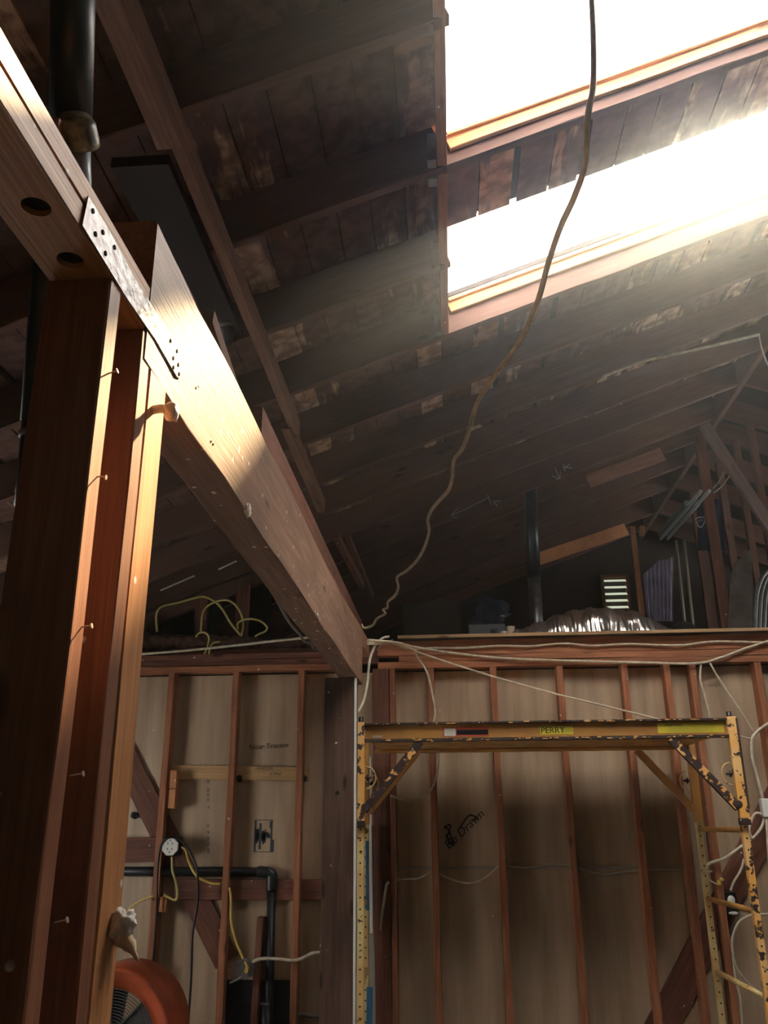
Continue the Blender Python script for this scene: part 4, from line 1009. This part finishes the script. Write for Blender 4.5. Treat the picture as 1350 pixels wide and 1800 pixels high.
# lilac sheet
t_pts = [(1130, 1012), (1136, 998), (1150, 990), (1163, 984), (1168, 978)]
bm = new(); g = []
for i in range(41):
    u = i / 40; px_ = 1130 + (1183 - 1130) * u
    top = 1010 - 26 * min(1, u * 1.8) if u < .75 else 984 - 6 * (u - .75) * 4
    r = []
    for j in range(13):
        v = j / 12; b = top + (1092 - top) * v
        r.append(bm.verts.new(at(px_ + 8 * v * (1 - u), b, Y=7.6 + .028 * math.sin(u * 46 + v * 1.2) + .05 * v)))
    g.append(r)
for i in range(40):
    for j in range(12): bm.faces.new((g[i][j], g[i + 1][j], g[i + 1][j + 1], g[i][j + 1]))
bmesh.ops.solidify(bm, geom=bm.faces[:], thickness=.004)
tag(link('draped_sheet', bm, M_lilac, smooth=True), 'lilac pleated sheet draped in the loft right of the vent', 'sheet')
# fixture
t = empty('shop_light', V((1.93, 6.9, 3.85)), 'grey-green double tube shop light hung under the rafters', 'light')
a_, b_ = at(1168, 938, X=1.93), at(1217, 884, X=1.93)
lumber('housing', a_, b_, .12, .045, plain('grey green enamel', (.16, .20, .19), .4), parent=t, wav=0)
for dx in (-.03, .03):
    bm = new(); tube(bm, [a_ + V((dx, .03, -.04)), b_ + V((dx, -.35, -.035))], .014, 8, 0); kid('tube', bm, plain('unlit tube', (.45, .52, .56), .3), t, True)
# dark folded stuff stack
t_ = at(1195, 1080, Y=6.7)
for k, (w, h_, m, lab) in enumerate(((.28, .11, plain('tan box', (.11, .085, .045), .8), 'low tan box under the folded dark blankets'), (.30, .05, M_green, 'lower folded dark green blanket on the tan box'), (.26, .045, M_green, 'middle folded dark green blanket on the tan box'))):
    z = 2.64 + (0, .11, .165)[k]; bm = new(); B(bm, t_.x - w / 2, t_.x + w / 2, 6.6, 6.95, z, z + h_, bev=.02); tag(link('folded_blanket' if k else 'tan_box', bm, m, smooth=False), lab, 'blanket' if k else 'box')
bm = new(); blob(bm, V((t_.x + .02, 6.75, 2.64 + .27)), .10, 1, 1, .75, .25, 3, 3, 4); tag(link('dark_cap', bm, M_green, smooth=True), 'rounded dark cap on top of the folded blankets', 'hat')
# box, glass jar, white jar
A = at(708, 1062, Y=6.3); C_ = at(811, 1120, Y=6.3)
bm = new(); B(bm, A.x, C_.x, 6.3, 6.7, 2.64, A.z, bev=.006); tag(link('cardboard_box', bm, M_card), 'dark cardboard box in shadow behind the hanging wire end', 'box')
A = at(822, 1098, Y=5.9); C_ = at(888, 1112, Y=5.9); bm = new(); B(bm, A.x, C_.x, 5.88, 6.1, 2.641, A.z, bev=.008); tag(link('storage_tray', bm, plain('dark tray', (.07, .08, .09), .25)), 'low dark plastic tray on the loft edge left of the jars', 'tray')
m_gl, tt, bb_ = nt('clear plastic'); bb_.inputs['Base Color'].default_value = (.05, .07, .11, 1); bb_.inputs['Roughness'].default_value = .08; bb_.inputs['Alpha'].default_value = .45
bm = new(); blob(bm, at(865, 1076, Y=6.3), .10, 1, .8, .85, .9, 6, 4, 3); tag(link('plastic_bag', bm, m_gl), 'glinting clear plastic bag in the dark above the tray', 'bag')
for px_, r, hh, m, lab in ((868, .022, .07, m_gl, 'clear glass jar on the loft edge, leftmost'), (885, .020, .055, M_off, 'small white jar on the loft edge'), (897, .026, .085, plain('cream plastic', (.55, .47, .36), .5), 'cream jar on the loft edge beside the foil')):
    x = at(px_, 1100, Y=5.6).x; bm = new(); bmesh.ops.create_cone(bm, cap_ends=True, segments=20, radius1=r, radius2=r * 1.05, depth=hh, matrix=Matrix.Translation((x, 5.6, 2.6405 + hh / 2)))
    o = tag(link('jar', bm, m, smooth=False), lab, 'jar', 'jars on the loft edge')
    bm = new(); bmesh.ops.create_cone(bm, cap_ends=True, segments=20, radius1=r * 1.1, radius2=r * 1.1, depth=.012, matrix=Matrix.Translation((x, 5.6, 2.6405 + hh + .006))); local_kid('lid', bm, m, o)
# braces at the right
lumber('ridge_brace', at(1238, 748, Y=5.75), at(1385, 975, Y=5.6), .075, .04, wood('grey brace', (.34, .25, .23), (.20, .14, .13), .6), (0, 1, 0), label='grey-brown diagonal brace slanting down from the ridge at the right', cat='brace')
for (p, q, Y_) in (((1272, 830), (1248, 862), 7.2), ((1285, 832), (1252, 868), 7.3)):
    bm = new(); tube(bm, [at(*p, Y=Y_), at((p[0] + q[0]) / 2 + 2, (p[1] + q[1]) / 2 + 3, Y=Y_), at(*q, Y=Y_)], .006, 6, 3); tag(link('thin_wire', bm, M_grayc), ('upper' if p[0] < 1280 else 'lower') + ' thin grey wire under the diagonal brace at the right', 'wire', 'wires under the ridge brace')
# collar tie / sheathing shadows
# ------------------------------------------------------------------ loft, left side
bm = new()
gz = lambda x: 3.81 + SL * x - .06
for (x0, x1) in ((-3.3, -2.02), (-1.98, -1.58), (-1.46, -1.22)):
    vs = [bm.verts.new(v) for v in ((x0, 5.86, 2.58), (x1, 5.86, 2.58), (x1, 5.86, gz(x1) - .13), (x0, 5.86, gz(x0) - .13))]; bm.faces.new(vs)
bmesh.ops.solidify(bm, geom=bm.faces[:], thickness=.01)
structure(link('wall_loft_left', bm, M_panel))
for k, (px_, lab) in enumerate(((356, 'short dark stud in the left loft between the two grey panels'), (427, 'short brown stud in the left loft right of the grey panels'), (268, 'short dark stud in the left loft beside the near studs'))):
    x = at(px_, 1060, Y=5.8).x; lumber('loft_stud', (x, 5.80, 2.58), (x, 5.80, gz(x) - .1), .085 if k < 2 else .05, .05, M_studd, (0, 1, 0), label=lab, cat='stud', group='short studs in the left loft')
lumber('loft_plate', (-3.2, 5.84, gz(-3.2) - .09), (-1.2, 5.84, gz(-1.2) - .09), .04, .09, M_raft, label='slanting dark plate above the grey panels of the left loft', cat='plate')
for k, (a, b, lab) in enumerate((((282, 1038), (342, 1012), 'off-white rod painting the daylight gap above the left grey panel'), ((384, 1001), (416, 986), 'off-white rod painting the daylight gap above the right grey panel'))):
    bm = new(); tube(bm, [at(*a, Y=5.83), at(*b, Y=5.83)], .006, 6, 0); tag(link('edge_strip', bm, M_off), lab, 'strip')  # pale rods painted in for light showing through the gap
# insulation roll
bm = new(); xa, xb = at(225, 1120, Y=5.62).x, at(545, 1120, Y=5.62).x; nx = 90; rings = []
for i in range(nx + 1):
    u = i / nx; x = xa + (xb - xa) * u; rr = []
    r0 = .075 * (1.1 - .55 * u) + .03 * noise.noise(V((x * 4, 0, 0)))
    for j in range(18):
        a = 2 * math.pi * j / 18; p = V((x, 5.64 + r0 * 1.3 * math.cos(a), 2.60 + r0 + r0 * math.sin(a)))
        p += V((0, math.cos(a), math.sin(a))) * (.03 * noise.noise(p * 14) + .012 * noise.noise(p * 50)); p.z = max(p.z, 2.579); rr.append(bm.verts.new(p))
    rings.append(rr)
for i in range(nx):
    for j in range(18): bm.faces.new((rings[i][j], rings[i][(j + 1) % 18], rings[i + 1][(j + 1) % 18], rings[i + 1][j]))
bm.faces.new(rings[0][::-1]); bm.faces.new(rings[-1])
bmesh.ops.recalc_face_normals(bm, faces=bm.faces)
tag(link('insulation_roll', bm, M_rag, smooth=True), 'ragged brown insulation roll lying on the left plates', 'insulation')
GY = 'yellow cable loops in the left loft'
cable('yellow_cable', wp([(276, 1110), (275, 1080), (285, 1066), (310, 1060), (340, 1052), (357, 1049), (375, 1056), (390, 1070), (405, 1095), (424, 1118)], 5.58), .0075, M_yeld, 'longest yellow cable arching across the left loft', group=GY)
cable('yellow_cable', wp([(353, 1110), (356, 1080), (364, 1066), (382, 1057), (400, 1055), (414, 1064), (424, 1080), (427, 1100), (424, 1118)], 5.56), .007, M_yeld, 'yellow cable hoop at the middle of the left loft', group=GY)
cable('yellow_cable', wp([(418, 1106), (418, 1096), (428, 1090), (442, 1088), (458, 1092), (469, 1102), (466, 1110), (456, 1114), (448, 1119)], 5.54), .007, M_yeld, 'yellow cable hoop nearest the beam', group=GY)
cable('yellow_cable', wp([(344, 1120), (350, 1113), (360, 1112), (367, 1120), (365, 1135), (359, 1150)], 5.41), .006, M_yeld, 'left of two yellow tails hanging over the left plates', group=GY)
cable('yellow_cable', wp([(386, 1128), (376, 1130), (370, 1136), (367, 1150)], 5.41), .006, M_yeld, 'right of two yellow tails hanging over the left plates', group=GY)
cable('grey_wire', [at(474, 1030, X=-.5325), at(490, 1060, Y=3.2), at(505, 1088, Y=3.9), at(518, 1105, Y=4.5), at(529, 1118, Y=5.0), at(535, 1128, Y=5.25), at(548, 1132, Y=5.35), at(552, 1142, Y=5.385), at(560, 1140, Y=5.39)], .007, M_grayc, 'grey wire hanging behind the beam down to the left plates', 'wire')
